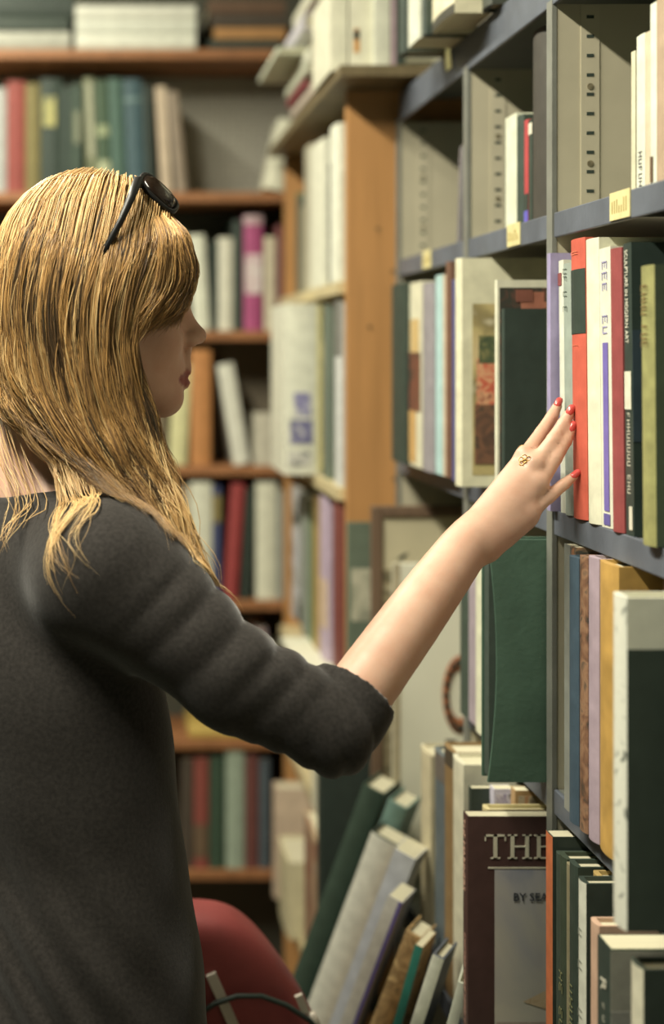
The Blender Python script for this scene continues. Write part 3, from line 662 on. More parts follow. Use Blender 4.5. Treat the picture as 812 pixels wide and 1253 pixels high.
brow(3, [
    D(x0=180, x1=204, top=450, col='#7a6a50', label='tan book behind the jaw, fourth back shelf'),
    D(x0=206, x1=228, top=446, col='#cdc98f', label='pale yellow spine beside the chin, fourth back shelf', lean=.05), D(x0=233, x1=258, top=428, col='#b9772f', label='broad orange spine beside the lips, fourth back shelf'),
    D(x0=286, x1=306, top=445, col='#d3d4c4', label='white book leaning left, fourth back shelf', lean=-.17), D(x0=310, x1=341, top=505, col='#b9b4a0', label='low pale box-like volume in the corner, fourth back shelf'),
    D(x0=342, x1=352, top=470, col='#6d6252', label='brown-grey spine in the corner, fourth back shelf')], g)
g = 'books on the fifth shelf of the back bookcase'
brow(4, [
    D(x0=196, x1=214, top=600, col='#7a3630', label='maroon spine behind the hair ends, fifth back shelf'), D(x0=215, x1=231, top=596, col='#b9a486', label='buff spine behind the hair ends, fifth back shelf'),
    D(x0=232, x1=259, top=590, col='#d2d3bd', label='broad white spine beside the shoulder, fifth back shelf'), D(x0=260, x1=270, top=595, col='#3a4070', label='navy spine with a gold top, fifth back shelf', bands=[(.68, .92, '#8a7a40')]),
    D(x0=273, x1=290, top=592, col='#99272c', label='red spine leaning slightly, fifth back shelf', lean=.07), D(x0=295, x1=305, top=598, col='#2b342e', label='black spine left of the white one, fifth back shelf', lean=.05),
    D(x0=313, x1=339, top=590, col='#d3d3ba', label='white spine in the corner, fifth back shelf'), D(x0=340, x1=352, top=600, col='#8c8f86', label='grey spine in the corner, fifth back shelf')], g)
g = 'books on the sixth shelf of the back bookcase'
brow(5, [D(x0=312, x1=326, top=770, col='#a58f94', label='small pinkish book under the sleeve, sixth back shelf'), D(x0=327, x1=338, top=790, col='#c9c2a0', label='small cream book under the sleeve, sixth back shelf')], g)
xl, xr = P(232, 0, YB).x, P(312, 0, YB).x
book('yellow flat book seen between the torso and the sleeve', (xl, YB+.012, BZ[5]+.0004), .024, xr-xl, .18, '#c2a23a', pile=True, rz=math.pi/2, group=g)
g = 'books on the seventh shelf of the back bookcase'
brow(6, [
    D(x0=222, x1=236, top=930, col='#4a3a30', label='brown spine beside the torso, seventh back shelf'), D(x0=237, x1=255, top=928, col='#8c3a30', label='red-brown spine beside the torso, seventh back shelf', bands=[(.1, .4, '#6a5038')]),
    D(x0=256, x1=275, top=926, col='#2f4634', label='dark green spine, seventh back shelf'), D(x0=276, x1=299, top=916, col='#97a792', label='pale green spine, seventh back shelf'), D(x0=300, x1=316, top=924, col='#6d3430', label='maroon spine in the corner, seventh back shelf'), D(x0=317, x1=330, top=930, col='#4d5660', label='slate spine in the corner, seventh back shelf')], g)
# ------------------------------------------------------------------ red handbag
hb = thing('handbag', 'red leather handbag with pale trim and a dark cord handle beside the hip', 'handbag', (0, 0, 0))
prof = [(215, 1110), (252, 1115), (280, 1119), (302, 1130), (325, 1152), (348, 1182), (368, 1212), (385, 1242), (397, 1272), (403, 1310), (396, 1345)]
Yh = 1.76
right = [(P(a, b, Yh).x, P(a, b, Yh).z) for a, b in prof]; cxh = right[0][0]
outl = right[1:]+[(2*cxh-a, b) for a, b in reversed(right[1:])]
czh = sum(q[1] for q in outl)/len(outl)
v, f = [], []; n = len(outl); lay = [(.55, -.048), (.82, -.044), (.95, -.030), (1, 0), (.95, .030), (.82, .044), (.55, .048)]
for k, yy in lay:
    for (a, b) in outl: v.append((cxh+(a-cxh)*k, Yh+.03+yy, czh+(b-czh)*k))
for i in range(len(lay)-1):
    for j in range(n): f.append((i*n+j, i*n+(j+1) % n, (i+1)*n+(j+1) % n, (i+1)*n+j))
f += [tuple(range(n-1, -1, -1)), tuple(range((len(lay)-1)*n, len(lay)*n))]
bod = mesh_obj('bag_body', v, f, mat('#8f2a2c', .5, .12, 20, .15, key='red_leather'), hb, smooth=True)
sb = bod.modifiers.new('s', 'SUBSURF'); sb.levels = 2; sb.render_levels = 2
pale = mat('#d8cdbc', .4, .05)
def bar(name, a, b, w_, m, par):
    a, b = Vector(a), Vector(b); t = (b-a).normalized(); s = Vector((t.z, 0, -t.x))*w_/2
    q = [a-s, a+s, b+s, b-s]
    o = mesh_obj(name, [x+Vector((0, -.002, 0)) for x in q]+[x+Vector((0, .004, 0)) for x in q], BOXF, m, par); return o
bar('trim_strip', P(258, 1192, Yh-.022), P(290, 1265, Yh-.022), .012, pale, hb)
bar('buckle', P(365, 1218, Yh-.020), P(374, 1240, Yh-.020), .009, pale, hb)
tube('ring_end', [P(381, 1240, Yh-.022), P(386, 1252, Yh-.022), P(388, 1262, Yh-.022)], .0055, pale, hb)
tube('cord_handle', [P(a, b, Yh-.026) for a, b in ((245, 1240), (263, 1228), (290, 1219), (320, 1219), (350, 1230), (378, 1248), (392, 1262))], .0032, mat('#27302c', .5), hb)
tube('strap', [(cxh-.08, Yh+.03, .79), (.03, 1.765, .87), (.055, 1.738, .905), (.075, 1.755, .87), (cxh, Yh+.03, .80)], .005, mat('#7a2426', .5), hb)
# ------------------------------------------------------------------ the woman: implicit surfaces on a grid, meshed with surface nets
def spline(ctrl, n):
    """Catmull-Rom through ctrl (k,3) -> (n,3); also works on a batch (m,k,3)"""
    k = ctrl.shape[-2]; P0 = np.concatenate([2*ctrl[..., :1, :]-ctrl[..., 1:2, :], ctrl, 2*ctrl[..., -1:, :]-ctrl[..., -2:-1, :]], -2)
    t = np.linspace(0, k-1-1e-6, n); i = t.astype(int); f = (t-i)[:, None]
    a, b, c, d = (P0[..., i+j, :] for j in range(4))
    return .5*((2*b)+(-a+c)*f+(2*a-5*b+4*c-d)*f*f+(-a+3*b-3*c+d)*f**3)
class Field:
    def __init__(s, lo, hi, h):
        s.lo = np.array(lo, float); s.h = h; s.n = np.ceil((np.array(hi)-s.lo)/h).astype(int)+1
        s.F = np.full(s.n, 0.2, np.float32)
    def sub(s, lo, hi, m):
        a = np.clip(np.floor((np.array(lo)-m-s.lo)/s.h).astype(int), 0, s.n); b = np.clip(np.ceil((np.array(hi)+m-s.lo)/s.h).astype(int)+1, 0, s.n)
        sl = tuple(slice(i, j) for i, j in zip(a, b))
        ax = [s.lo[i]+s.h*np.arange(a[i], b[i]) for i in range(3)]
        return sl, np.meshgrid(*ax, indexing='ij', sparse=True)
    def put(s, sl, d, k, mode='add'):
        A = s.F[sl]; d = d.astype(np.float32)
        if A.size == 0: return
        if mode == 'add':
            hh = np.maximum(k-np.abs(A-d), 0)/k; s.F[sl] = np.minimum(A, d)-hh*hh*k*.25
        else:
            d = -d; hh = np.maximum(k-np.abs(A-d), 0)/k; s.F[sl] = np.maximum(A, d)+hh*hh*k*.25
    def cone(s, a, b, ra, rb, k=.012, mode='add', flat=None):
        a = np.array(a, float); b = np.array(b, float); R = max(ra, rb)+k+2*s.h
        sl, (x, y, z) = s.sub(np.minimum(a, b), np.maximum(a, b), R+.012)
        ba = b-a; L = max(ba@ba, 1e-9)
        t = np.clip(((x-a[0])*ba[0]+(y-a[1])*ba[1]+(z-a[2])*ba[2])/L, 0, 1)
        d = np.sqrt((x-a[0]-t*ba[0])**2+(y-a[1]-t*ba[1])**2+(z-a[2]-t*ba[2])**2)-(ra+(rb-ra)*t)
        s.put(sl, d, k, mode)
    def ell(s, c, r, k=.012, mode='add', R=None):
        c = np.array(c, float); r = np.array(r, float); m = r.max()+k+.02
        sl, (x, y, z) = s.sub(c, c, m)
        X, Y, Z = x-c[0], y-c[1], z-c[2]
        if R is not None:
            X, Y, Z = (R[0][0]*X+R[1][0]*Y+R[2][0]*Z, R[0][1]*X+R[1][1]*Y+R[2][1]*Z, R[0][2]*X+R[1][2]*Y+R[2][2]*Z)
        k0 = np.sqrt((X/r[0])**2+(Y/r[1])**2+(Z/r[2])**2); k1 = np.sqrt((X/r[0]**2)**2+(Y/r[1]**2)**2+(Z/r[2]**2)**2)
        d = k0*(k0-1)/np.maximum(k1, 1e-6)
        s.put(sl, d, k, mode)
    def mesh(s):
        F_ = s.F; h = s.h
        ins = F_ < 0
        cnt = np.zeros(tuple(s.n-1), np.int8)
        for dx in (0, 1):
            for dy in (0, 1):
                for dz in (0, 1): cnt += ins[dx:s.n[0]-1+dx, dy:s.n[1]-1+dy, dz:s.n[2]-1+dz]
        act = np.argwhere((cnt > 0) & (cnt < 8))
        idx = -np.ones(cnt.shape, np.int32); idx[tuple(act.T)] = np.arange(len(act))
        acc = np.zeros((len(act), 3)); num = np.zeros(len(act))
        corners = [(a, b, c) for a in (0, 1) for b in (0, 1) for c in (0, 1)]
        vals = {c: F_[act[:, 0]+c[0], act[:, 1]+c[1], act[:, 2]+c[2]].astype(float) for c in corners}
        for c in corners:
            for ax in range(3):
                if c[ax] == 0:
                    e = list(c); e[ax] = 1; e = tuple(e)
                    va, vb = vals[c], vals[e]; cr = (va < 0) != (vb < 0)
                    t = np.where(cr, va/np.where(cr, va-vb, 1), 0)
                    p = np.tile(np.array(c, float), (len(act), 1)); p[:, ax] += t
                    acc[cr] += p[cr]; num[cr] += 1
        V = s.lo+h*(act+acc/np.maximum(num, 1)[:, None])
        faces = []
        for ax in range(3):
            o1, o2 = [(1, 2), (2, 0), (0, 1)][ax]
            A = np.moveaxis(ins, ax, 0); cr = np.argwhere(A[1:] != A[:-1])
            pos = np.zeros((len(cr), 3), int); others = [i for i in range(3) if i != ax]
            pos[:, ax] = cr[:, 0]; pos[:, others[0]] = cr[:, 1]; pos[:, others[1]] = cr[:, 2]
            ok = np.ones(len(pos), bool)
            for o in (o1, o2): ok &= (pos[:, o] > 0) & (pos[:, o] < s.n[o]-1)
            pos = pos[ok]
            def g(d1, d2):
                q = pos.copy(); q[:, o1] -= d1; q[:, o2] -= d2; return idx[tuple(q.T)]
            Q = np.stack([g(1, 1), g(0, 1), g(0, 0), g(1, 0)], 1)
            flip = ~ins[tuple(pos.T)]
            Q[flip] = Q[flip][:, ::-1]
            faces.append(Q)
        return V, np.concatenate(faces)
    def sample(s, p):
        q = np.clip(((p-s.lo)/s.h), 0, s.n-2.001); i = q.astype(int); f = q-i; out = 0
        for a in (0, 1):
            for b in (0, 1):
                for c in (0, 1):
                    w = (f[:, 0] if a else 1-f[:, 0])*(f[:, 1] if b else 1-f[:, 1])*(f[:, 2] if c else 1-f[:, 2])
                    out = out+w*s.F[i[:, 0]+a, i[:, 1]+b, i[:, 2]+c]
        return out
    def grad(s, p):
        g = np.stack([s.sample(p+np.eye(3)[k]*s.h)-s.sample(p-np.eye(3)[k]*s.h) for k in range(3)], 1)
        return g/np.maximum(np.linalg.norm(g, axis=1), 1e-6)[:, None]
def np_mesh(name, V, Q, mats, parent, smooth=True, midx=None):
    me = bpy.data.meshes.new(name); V = np.asarray(V, np.float32); Q = np.asarray(Q, np.int32)
    k = Q.shape[1]
    me.vertices.add(len(V)); me.vertices.foreach_set('co', V.ravel())
    me.loops.add(Q.size); me.loops.foreach_set('vertex_index', Q.ravel())
    me.polygons.add(len(Q)); me.polygons.foreach_set('loop_start', np.arange(0, Q.size, k, dtype=np.int32))
    me.polygons.foreach_set('use_smooth', np.full(len(Q), smooth))
    for m in mats: me.materials.append(m)
    if midx is not None: me.polygons.foreach_set('material_index', midx.astype(np.int32))
    me.update(calc_edges=True); me.validate()
    o = bpy.data.objects.new(name, me); COL.objects.link(o)
    if parent: o.parent = parent
    return o
def A3(v): return np.array(v, float)
person = thing('person', 'person with long blond hair and grey sweater reaching for the orange book', 'person', (0, 0, 0))
YH = 1.50; S = F/YH                                  # pixels per metre at the head
yaw = math.radians(7); fwd = A3((math.cos(yaw), math.sin(yaw), 0)); lft = A3((-math.sin(yaw), math.cos(yaw), 0)); upv = A3((0, 0, 1))
H0 = A3(P(125, 360, YH))
def L(px, py, v=0.0):
    """head-local: photograph profile position, v pixels towards her left (away from the camera)"""
    return H0+fwd*(px-125)/S+lft*v/S+upv*(360-py)/S
RH = np.stack([fwd, lft, upv], 1)
# ---------------- skin
B = Field((-.30, 1.22, .74), (.50, 1.86, 1.70), .0029)
px = lambda r: r/S
B.ell(L(119, 336), (px(99), px(84), px(103)), .02, R=RH)                 # skull
B.ell(L(163, 405), (px(61), px(60), px(88)), .03, R=RH)                 # face
B.ell(L(188, 350), (px(40), px(58), px(42)), .02, R=RH)                 # forehead
for s in (-1, 1):
    B.cone(L(118, 425, s*50), L(196, 484, s*12), px(24), px(17), .03)   # jaw
    B.ell(L(188, 418, s*34), (px(26), px(22), px(24)), .02, R=RH)       # cheek
    B.ell(L(112, 398, s*80), (px(18), px(7), px(27)), .008, R=RH)       # ear
B.ell(L(204, 488), (px(17), px(19), px(17)), .016, R=RH)                # chin
B.ell(L(202, 450), (px(24), px(28), px(22)), .014, R=RH)                # muzzle
for s in (-1, 1): B.ell(L(222, 384, s*31), (px(14), px(17), px(13)), .014, 'sub', R=RH)
for s in (-1, 1): B.ell(L(206, 384, s*30), (px(13), px(14), px(12)), .005, R=RH)   # closed lids
for s in (-1, 1): B.cone(L(219, 368, s*14), L(208, 370, s*48), px(8), px(6), .012)  # brow
B.cone(L(221, 374), L(241, 409), px(7.5), px(10.5), .012)               # nose
B.ell(L(244, 411), (px(10), px(11), px(9)), .006, R=RH)
for s in (-1, 1):
    B.ell(L(232, 417, s*12), (px(11), px(8), px(8.5)), .006, R=RH)
    B.ell(L(238, 424, s*7), (px(5), px(3.5), px(3)), .004, 'sub', R=RH)
    B.cone(L(228.5, 455, 0), L(214, 462, s*19), px(6.5), px(2.5), .0022)    # upper lip
    B.cone(L(226.5, 469, 0), L(213, 464, s*18), px(7.2), px(2.5), .0022)  # lower lip
    B.cone(L(236, 462, 0), L(216, 464, s*20), px(2.2), px(1.6), .002, 'sub')
B.cone(L(232, 428), L(231, 446), px(4), px(4), .008)
NB = A3((-.070, 1.525, 1.352))                                          # base of the neck
B.cone(L(105, 430), NB, .052, .054, .03)
SR = A3(P(140, 700, 1.375)); SL = A3((-.175, 1.72, 1.285))              # shoulders
EL = A3(P(407, 892, 1.340)); WR = A3(P(577, 659, 1.440))
CH = A3((-.055, 1.545, 1.16)); HP = A3((-.035, 1.555, .82))
B.cone(NB+A3((0, .01, -.01)), SR+A3((-.01, .02, .0)), .047, .046, .05); B.cone(NB+A3((0, .01, -.01)), SL, .047, .046, .05)
B.ell(CH, (.085, .135, .17), .05, R=RH)
B.cone(CH+A3((0, .0, -.1)), HP, .095, .10, .05)
B.cone(SR, A3(P(283, 832, 1.345)), .040, .035, .02); B.cone(A3(P(283, 832, 1.345)), EL, .035, .031, .01)
fa = spline(np.array([EL, A3(P(500, 763, 1.395)), A3(P(556, 686, 1.43)), WR]), 13)
fr_ = np.interp(np.linspace(0, 3, 13), [0, 1, 2, 3], [.0318, .0290, .0252, .0230])
for i in range(12): B.cone(fa[i], fa[i+1], fr_[i], fr_[i+1], .0006)
# left arm, hanging beside the bag
LE = A3((-.16, 1.80, 1.01)); LW = A3((-.03, 1.80, .90))
B.cone(SL, LE, .042, .035, .03); B.cone(LE, LW, .033, .023, .02); B.cone(LW, LW+A3((.06, -.035, -.005)), .024, .02, .012)
for k in range(4): B.cone(LW+A3((.058, -.035, .018-.013*k)), LW+A3((.088, -.052, .012-.012*k)), .0085, .0075, .004); B.cone(LW+A3((.088, -.052, .012-.012*k)), LW+A3((.092, -.075, .004-.012*k)), .0078, .0065, .003)
B.cone(LW+A3((.03, -.03, .015)), LW+A3((.075, -.075, .012)), .010, .008, .006)
# right hand
sh = F/1.46
def Q3(a): return A3(P(*a))
fing = dict(index=[(643, 558, 1.474), (663, 529, 1.492), (675, 510, 1.503), (682, 496, 1.5085)],
            middle=[(655, 569, 1.462), (677, 538, 1.468), (689, 519, 1.472), (697, 505, 1.474)],
            ring=[(659, 592, 1.456), (679, 560, 1.462), (692, 539, 1.468), (699, 525, 1.470)],
            little=[(647, 627, 1.452), (672, 607, 1.454), (689, 593, 1.457), (702, 582.5, 1.459)])
rad = dict(index=(10.5, 8.8, 7.8, 6.0), middle=(10.8, 9.0, 8.0, 6.2), ring=(10.6, 8.8, 7.8, 6.0), little=(10, 8.2, 7.2, 5.6))
roots = dict(index=(588, 640, 1.448), middle=(590, 648, 1.443), ring=(592, 658, 1.440), little=(594, 668, 1.438))
for fn, pts in fing.items():
    r = [q/sh for q in rad[fn]]; q = [Q3(a) for a in pts]
    B.cone(Q3(roots[fn]), q[0], .0165, r[0]+.0008, .009)
    for i in range(3): B.cone(q[i], q[i+1], r[i], r[i+1], .0018)
    B.ell(q[0]+A3((-.002, -.004, .002)), (.0088, .0075, .0088), .006)       # knuckle
B.cone(Q3((612, 648, 1.452)), Q3((640, 634, 1.453)), .0165, .0115, .012)  # heel of the hand
tp = [Q3((592, 652, 1.462)), Q3((622, 607, 1.492)), Q3((648, 577, 1.508)), Q3((662, 556, 1.516))]
for i in range(3): B.cone(tp[i], tp[i+1], (.015, .011, .0095)[i], (.011, .0095, .0075)[i], .008)
bodyF = B
V, Q = B.mesh()
def skin_material(name, col, rough=.45):
    m = bpy.data.materials.new(name); m.use_nodes = True; nt = m.node_tree; b = nt.nodes['Principled BSDF']
    b.inputs['Roughness'].default_value = rough; b.inputs['Specular IOR Level'].default_value = .35
    n = nt.nodes.new('ShaderNodeTexNoise'); n.inputs['Scale'].default_value = 38; n.inputs['Detail'].default_value = 4
    tc = nt.nodes.new('ShaderNodeTexCoord'); nt.links.new(tc.outputs['Object'], n.inputs['Vector'])
    r = nt.nodes.new('ShaderNodeValToRGB'); c = lin(col)
    r.color_ramp.elements[0].color = (c[0]*.95, c[1]*.90, c[2]*.88, 1); r.color_ramp.elements[1].color = (c[0]*1.04, c[1]*1.05, c[2]*1.06, 1)
    r.color_ramp.elements[0].position = .35; r.color_ramp.elements[1].position = .65
    nt.links.new(n.outputs['Fac'], r.inputs[0]); nt.links.new(r.outputs[0], b.inputs['Base Color'])
    b.inputs['Subsurface Weight'].default_value = .12; b.inputs['Subsurface Radius'].default_value = (.010, .004, .002); b.inputs['Subsurface Scale'].default_value = .6
    bp = nt.nodes.new('ShaderNodeBump'); bp.inputs['Strength'].default_value = .06; bp.inputs['Distance'].default_value = .001
    n2 = nt.nodes.new('ShaderNodeTexNoise'); n2.inputs['Scale'].default_value = 420; nt.links.new(tc.outputs['Object'], n2.inputs['Vector'])
    nt.links.new(n2.outputs['Fac'], bp.inputs['Height']); nt.links.new(bp.outputs[0], b.inputs['Normal'])
    return m
skin = skin_material('skin', '#e2bd9c')
ctr = V[Q].mean(1); mi = np.zeros(len(Q), int)
def segd(p, a, b):
    ba = b-a; t = np.clip(((p-a)@ba)/(ba@ba), 0, 1); return np.linalg.norm(p-a-t[:, None]*ba, axis=1)
bo = np_mesh('body', V, Q, [skin], person)
ld = np.full(len(V), 1.0)
for s in (-1, 1):
    for a, b, r0 in ((L(228.5, 455.5), L(215, 462.5, s*18), 8.0), (L(227, 468.5), L(215, 464, s*17), 8.2)):
        ld = np.minimum(ld, segd(V, a, b)*S/r0)
at = bo.data.attributes.new('lip_skin', 'FLOAT', 'POINT'); at.data.foreach_set('value', np.clip((1.12-ld)/.3, 0, 1).astype(np.float32))
nt = skin.node_tree; an_ = nt.nodes.new('ShaderNodeAttribute'); an_.attribute_name = 'lip_skin'; mx = nt.nodes.new('ShaderNodeMix'); mx.data_type = 'RGBA'
bs = nt.nodes['Principled BSDF']; src = bs.inputs['Base Color'].links[0].from_socket
nt.links.new(an_.outputs['Fac'], mx.inputs['Factor']); nt.links.new(src, mx.inputs['A']); mx.inputs['B'].default_value = lin('#96463f')+(1,); nt.links.new(mx.outputs['Result'], bs.inputs['Base Color'])
# nails
redn = mat('#c8322e', .22, .05, 60, 0, .5, key='red_nail_polish')
for fn, pts in fing.items():
    a, b = Q3(pts[2]), Q3(pts[3]); t = (b-a)/np.linalg.norm(b-a)
    nrm = A3((-.42, -.86, .28)); nrm -= t*(nrm@t); nrm /= np.linalg.norm(nrm); bi = np.cross(t, nrm)
    r3 = rad[fn][3]/sh; c = b+nrm*(r3*.55)+t*r3*.30
    v = []; f = []; nu, nv = 12, 6
    for i in range(nv+1):
        ph = -math.pi/2+math.pi*i/nv
        for j in range(nu):
            th = 2*math.pi*j/nu; ct = math.copysign(abs(math.cos(th))**.7, math.cos(th)); st_ = math.copysign(abs(math.sin(th))**.7, math.sin(th))
            u_, w_, n_ = math.cos(ph)*ct*.0064, math.cos(ph)*st_*r3*.80, math.sin(ph)*.0016
            v.append(c+t*u_+bi*w_+nrm*(n_+r3*.42*(1-(w_/(r3*.9))**2)-.0005))
    for i in range(nv):
        for j in range(nu): f.append((i*nu+j, i*nu+(j+1) % nu, (i+1)*nu+(j+1) % nu, (i+1)*nu+j))
    mesh_obj('fingernail', v, f, redn, person, smooth=True)
# ---------------- sweater
Wf = Field((-.34, 1.18, .60), (.34, 1.90, 1.42), .0042)
Wf.cone(NB+A3((0, .01, -.03)), SR+A3((-.012, .01, -.0)), .062, .056, .06); Wf.cone(NB+A3((0, .01, -.03)), SL, .062, .056, .06)
RT_y = math.radians(28); RT = np.stack([A3((math.cos(RT_y), math.sin(RT_y), 0)), A3((-math.sin(RT_y), math.cos(RT_y), 0)), upv], 1)
Wf.ell(CH+A3((-.02, -.015, .0)), (.118, .172, .20), .05, R=RT)
Wf.ell(A3((-.045, 1.52, .94)), (.118, .172, .30), .06, R=RT)
Wf.ell(A3((-.035, 1.515, .76)), (.132, .185, .26), .06, R=RT)
MID = A3(P(283, 828, 1.345))
Wf.cone(SR, MID, .060, .047, .05); Wf.cone(MID, EL, .047, .040, .012)
CUF = A3(P(455, 838, 1.355)); fd = A3(P(500, 763, 1.395))-EL; fd /= np.linalg.norm(fd)
Wf.cone(EL, EL+fd*.10, .040, .0372, .010)
Wf.cone(SL, LE, .055, .045, .04); Wf.cone(LE, LE+(LW-LE)*.5, .043, .037, .02)
# folds
sl, (x, y, z) = Wf.sub(Wf.lo, Wf.lo+Wf.h*(Wf.n-1), 0)
ua = MID-SR; ua /= np.linalg.norm(ua)
ta = (x-SR[0])*ua[0]+(y-SR[1])*ua[1]+(z-SR[2])*ua[2]
ramp = lambda q, a, b: np.clip((q-a)/(b-a), 0, 1)
fold = .0026*(1-2*np.abs(np.sin(ta*np.pi/.032+1.1*np.sin(ta*27)+1.0*np.sin(z*13)+8*y))**.8)*ramp(ta, .02, .07)*(1-ramp(ta, .17, .24))*ramp(z-(1.265-.62*(x-.02)), -.05, .04)
te = (x-EL[0])*fd[0]+(y-EL[1])*fd[1]+(z-EL[2])*fd[2]
near = np.exp(-(((x-EL[0])**2+(y-EL[1])**2+(z-EL[2])**2)/.075**2))
fold = fold+.0034*(1-2*np.abs(np.sin((te*.75+(x-EL[0])*.5)*np.pi/.026+2.0*np.sin(x*30+z*18)))**.7)*near
low = ramp(1.05-z, 0, .15)*ramp(.10-x, 0, .1)
fold = fold+.0035*np.sin((z*1.0+x*1.5+y*.4)*2*np.pi/.075+2*np.sin(x*23+z*9))*low
fold = fold+.0016*np.sin(z*38+x*31+3*np.sin(y*21))*np.sin(x*44-z*17+y*12)
Wf.F += fold.astype(np.float32)
# cuff: cut square across the forearm, hollow inside
reg = (te > -.03) & (((x-EL[0])**2+(y-EL[1])**2+(z-EL[2])**2) < .17**2) & (x > EL[0]-.03) & (z > EL[2]-.06)
cut = te-.043
Wf.F = np.where(reg, np.maximum(Wf.F, cut), Wf.F).astype(np.float32)
# neckline
Wf.ell(NB+A3((.012, -.004, .052)), (.098, .095, .074), .008, 'sub')
Wf.F = np.maximum(Wf.F, (.66+.006*np.sin(x*40+y*25)-z)).astype(np.float32)
V, Q = Wf.mesh()
def knit(col):
    m = bpy.data.materials.new('grey_knit'); m.use_nodes = True; nt = m.node_tree; b = nt.nodes['Principled BSDF']
    b.inputs['Roughness'].default_value = .9; b.inputs['Specular IOR Level'].default_value = .15
    b.inputs['Sheen Weight'].default_value = .25; b.inputs['Sheen Roughness'].default_value = .4
    tc = nt.nodes.new('ShaderNodeTexCoord'); n = nt.nodes.new('ShaderNodeTexNoise'); n.inputs['Scale'].default_value = 260; n.inputs['Detail'].default_value = 4
    nt.links.new(tc.outputs['Object'], n.inputs['Vector']); r = nt.nodes.new('ShaderNodeValToRGB'); c = (.026, .0235, .0215)
    r.color_ramp.elements[0].color = tuple(v*.72 for v in c)+(1,); r.color_ramp.elements[1].color = tuple(v*1.3 for v in c)+(1,)
    r.color_ramp.elements[0].position = .3; r.color_ramp.elements[1].position = .7
    nt.links.new(n.outputs['Fac'], r.inputs[0]); nt.links.new(r.outputs[0], b.inputs['Base Color'])
    bp = nt.nodes.new('ShaderNodeBump'); bp.inputs['Strength'].default_value = .25; bp.inputs['Distance'].default_value = .001
    nt.links.new(n.outputs['Fac'], bp.inputs['Height']); nt.links.new(bp.outputs[0], b.inputs['Normal'])
    return m
np_mesh('sweater', V, Q, [knit('#2c2b29')], person)
# ---------------- trousers and shoes (below the frame)
Tf = Field((-.30, 1.25, 0.0), (.26, 1.86, .86), .010)
Tf.ell((-.035, 1.54, .78), (.12, .16, .10), .03, R=RT)
rt = RT[:, 1]
for s in (-1, 1):
    hip = A3((-.035, 1.54, .74))+rt*.085*s; kn = A3((-.03, 1.54, .46))+rt*.085*s; an = A3((-.045, 1.54, .09))+rt*.08*s
    Tf.cone(hip, kn, .085, .058, .04); Tf.cone(kn, an, .058, .045, .03)
V, Q = Tf.mesh(); np_mesh('trousers', V, Q, [mat('#2e3440', .8, .15, 50)], person)
for s in (-1, 1):
    Sf = Field((-.30, 1.25, -.002), (.26, 1.86, .16), .007)
    an = A3((-.045, 1.54, .05))+rt*.08*s
    Sf.cone(an+A3((-.02, -.01, -.015)), an+RT[:, 0]*.16+A3((0, 0, -.022)), .038, .027, .02); Sf.cone(an, an+A3((0, 0, .05)), .04, .042, .02)
    sl, (x, y, z) = Sf.sub(Sf.lo, Sf.lo+Sf.h*(Sf.n-1), 0); Sf.F = np.maximum(Sf.F, (.001-z)+0*x+0*y).astype(np.float32)
    V, Q = Sf.mesh(); np_mesh('shoe', V, Q, [mat('#2b2622', .5)], person)
# ---------------- hair
hc = L(115, 338); hr = A3((px(110), px(98), px(113)))
HF = Field((-.22, 1.30, 1.15), (.20, 1.72, 1.72), .0042)
HF.ell(hc, hr-.006, .02, R=RH)
for s in (-1, 1):
    HF.cone(L(60, 400, s*45), L(95, 520, s*42), px(50), px(40), .03)
    HF.cone(L(120, 420, s*58), L(140, 530, s*52), px(30), px(26), .03)
HF.cone(L(40, 420), L(70, 500), px(48), px(45), .03)
HF.cone(L(95, 520, -50), A3(P(165, 600, 1.405)), px(36), px(16), .03); HF.cone(A3(P(165, 600, 1.405)), A3(P(205, 655, 1.39)), px(16), px(5), .02)
HF.ell(L(252, 452), (px(92), px(130), px(122)), .02, 'sub', R=RH)
V, Q = HF.mesh()
def hairmat(name, dark, light, rough=.38):
    m = bpy.data.materials.new(name); m.use_nodes = True; nt = m.node_tree; b = nt.nodes['Principled BSDF']
    b.inputs['Roughness'].default_value = rough; b.inputs['Specular IOR Level'].default_value = .5
    g_ = nt.nodes.new('ShaderNodeNewGeometry'); r = nt.nodes.new('ShaderNodeValToRGB')
    e = r.color_ramp.elements; e[0].color = lin(dark)+(1,); e[1].color = lin(light)+(1,)
    nt.links.new(g_.outputs['Random Per Island'], r.inputs[0])
    nt.links.new(r.outputs[0], b.inputs['Base Color'])
    return m
base_m = mat('#7a5a30', .7, .35, 12, .3, .2, stretch=(8, 8, .8), key='hair_underlayer')
hair_root = np_mesh('hair', V, Q, [base_m], person)
def G(rows): return np.array([[A3(P(*q)) for q in r] for r in rows])
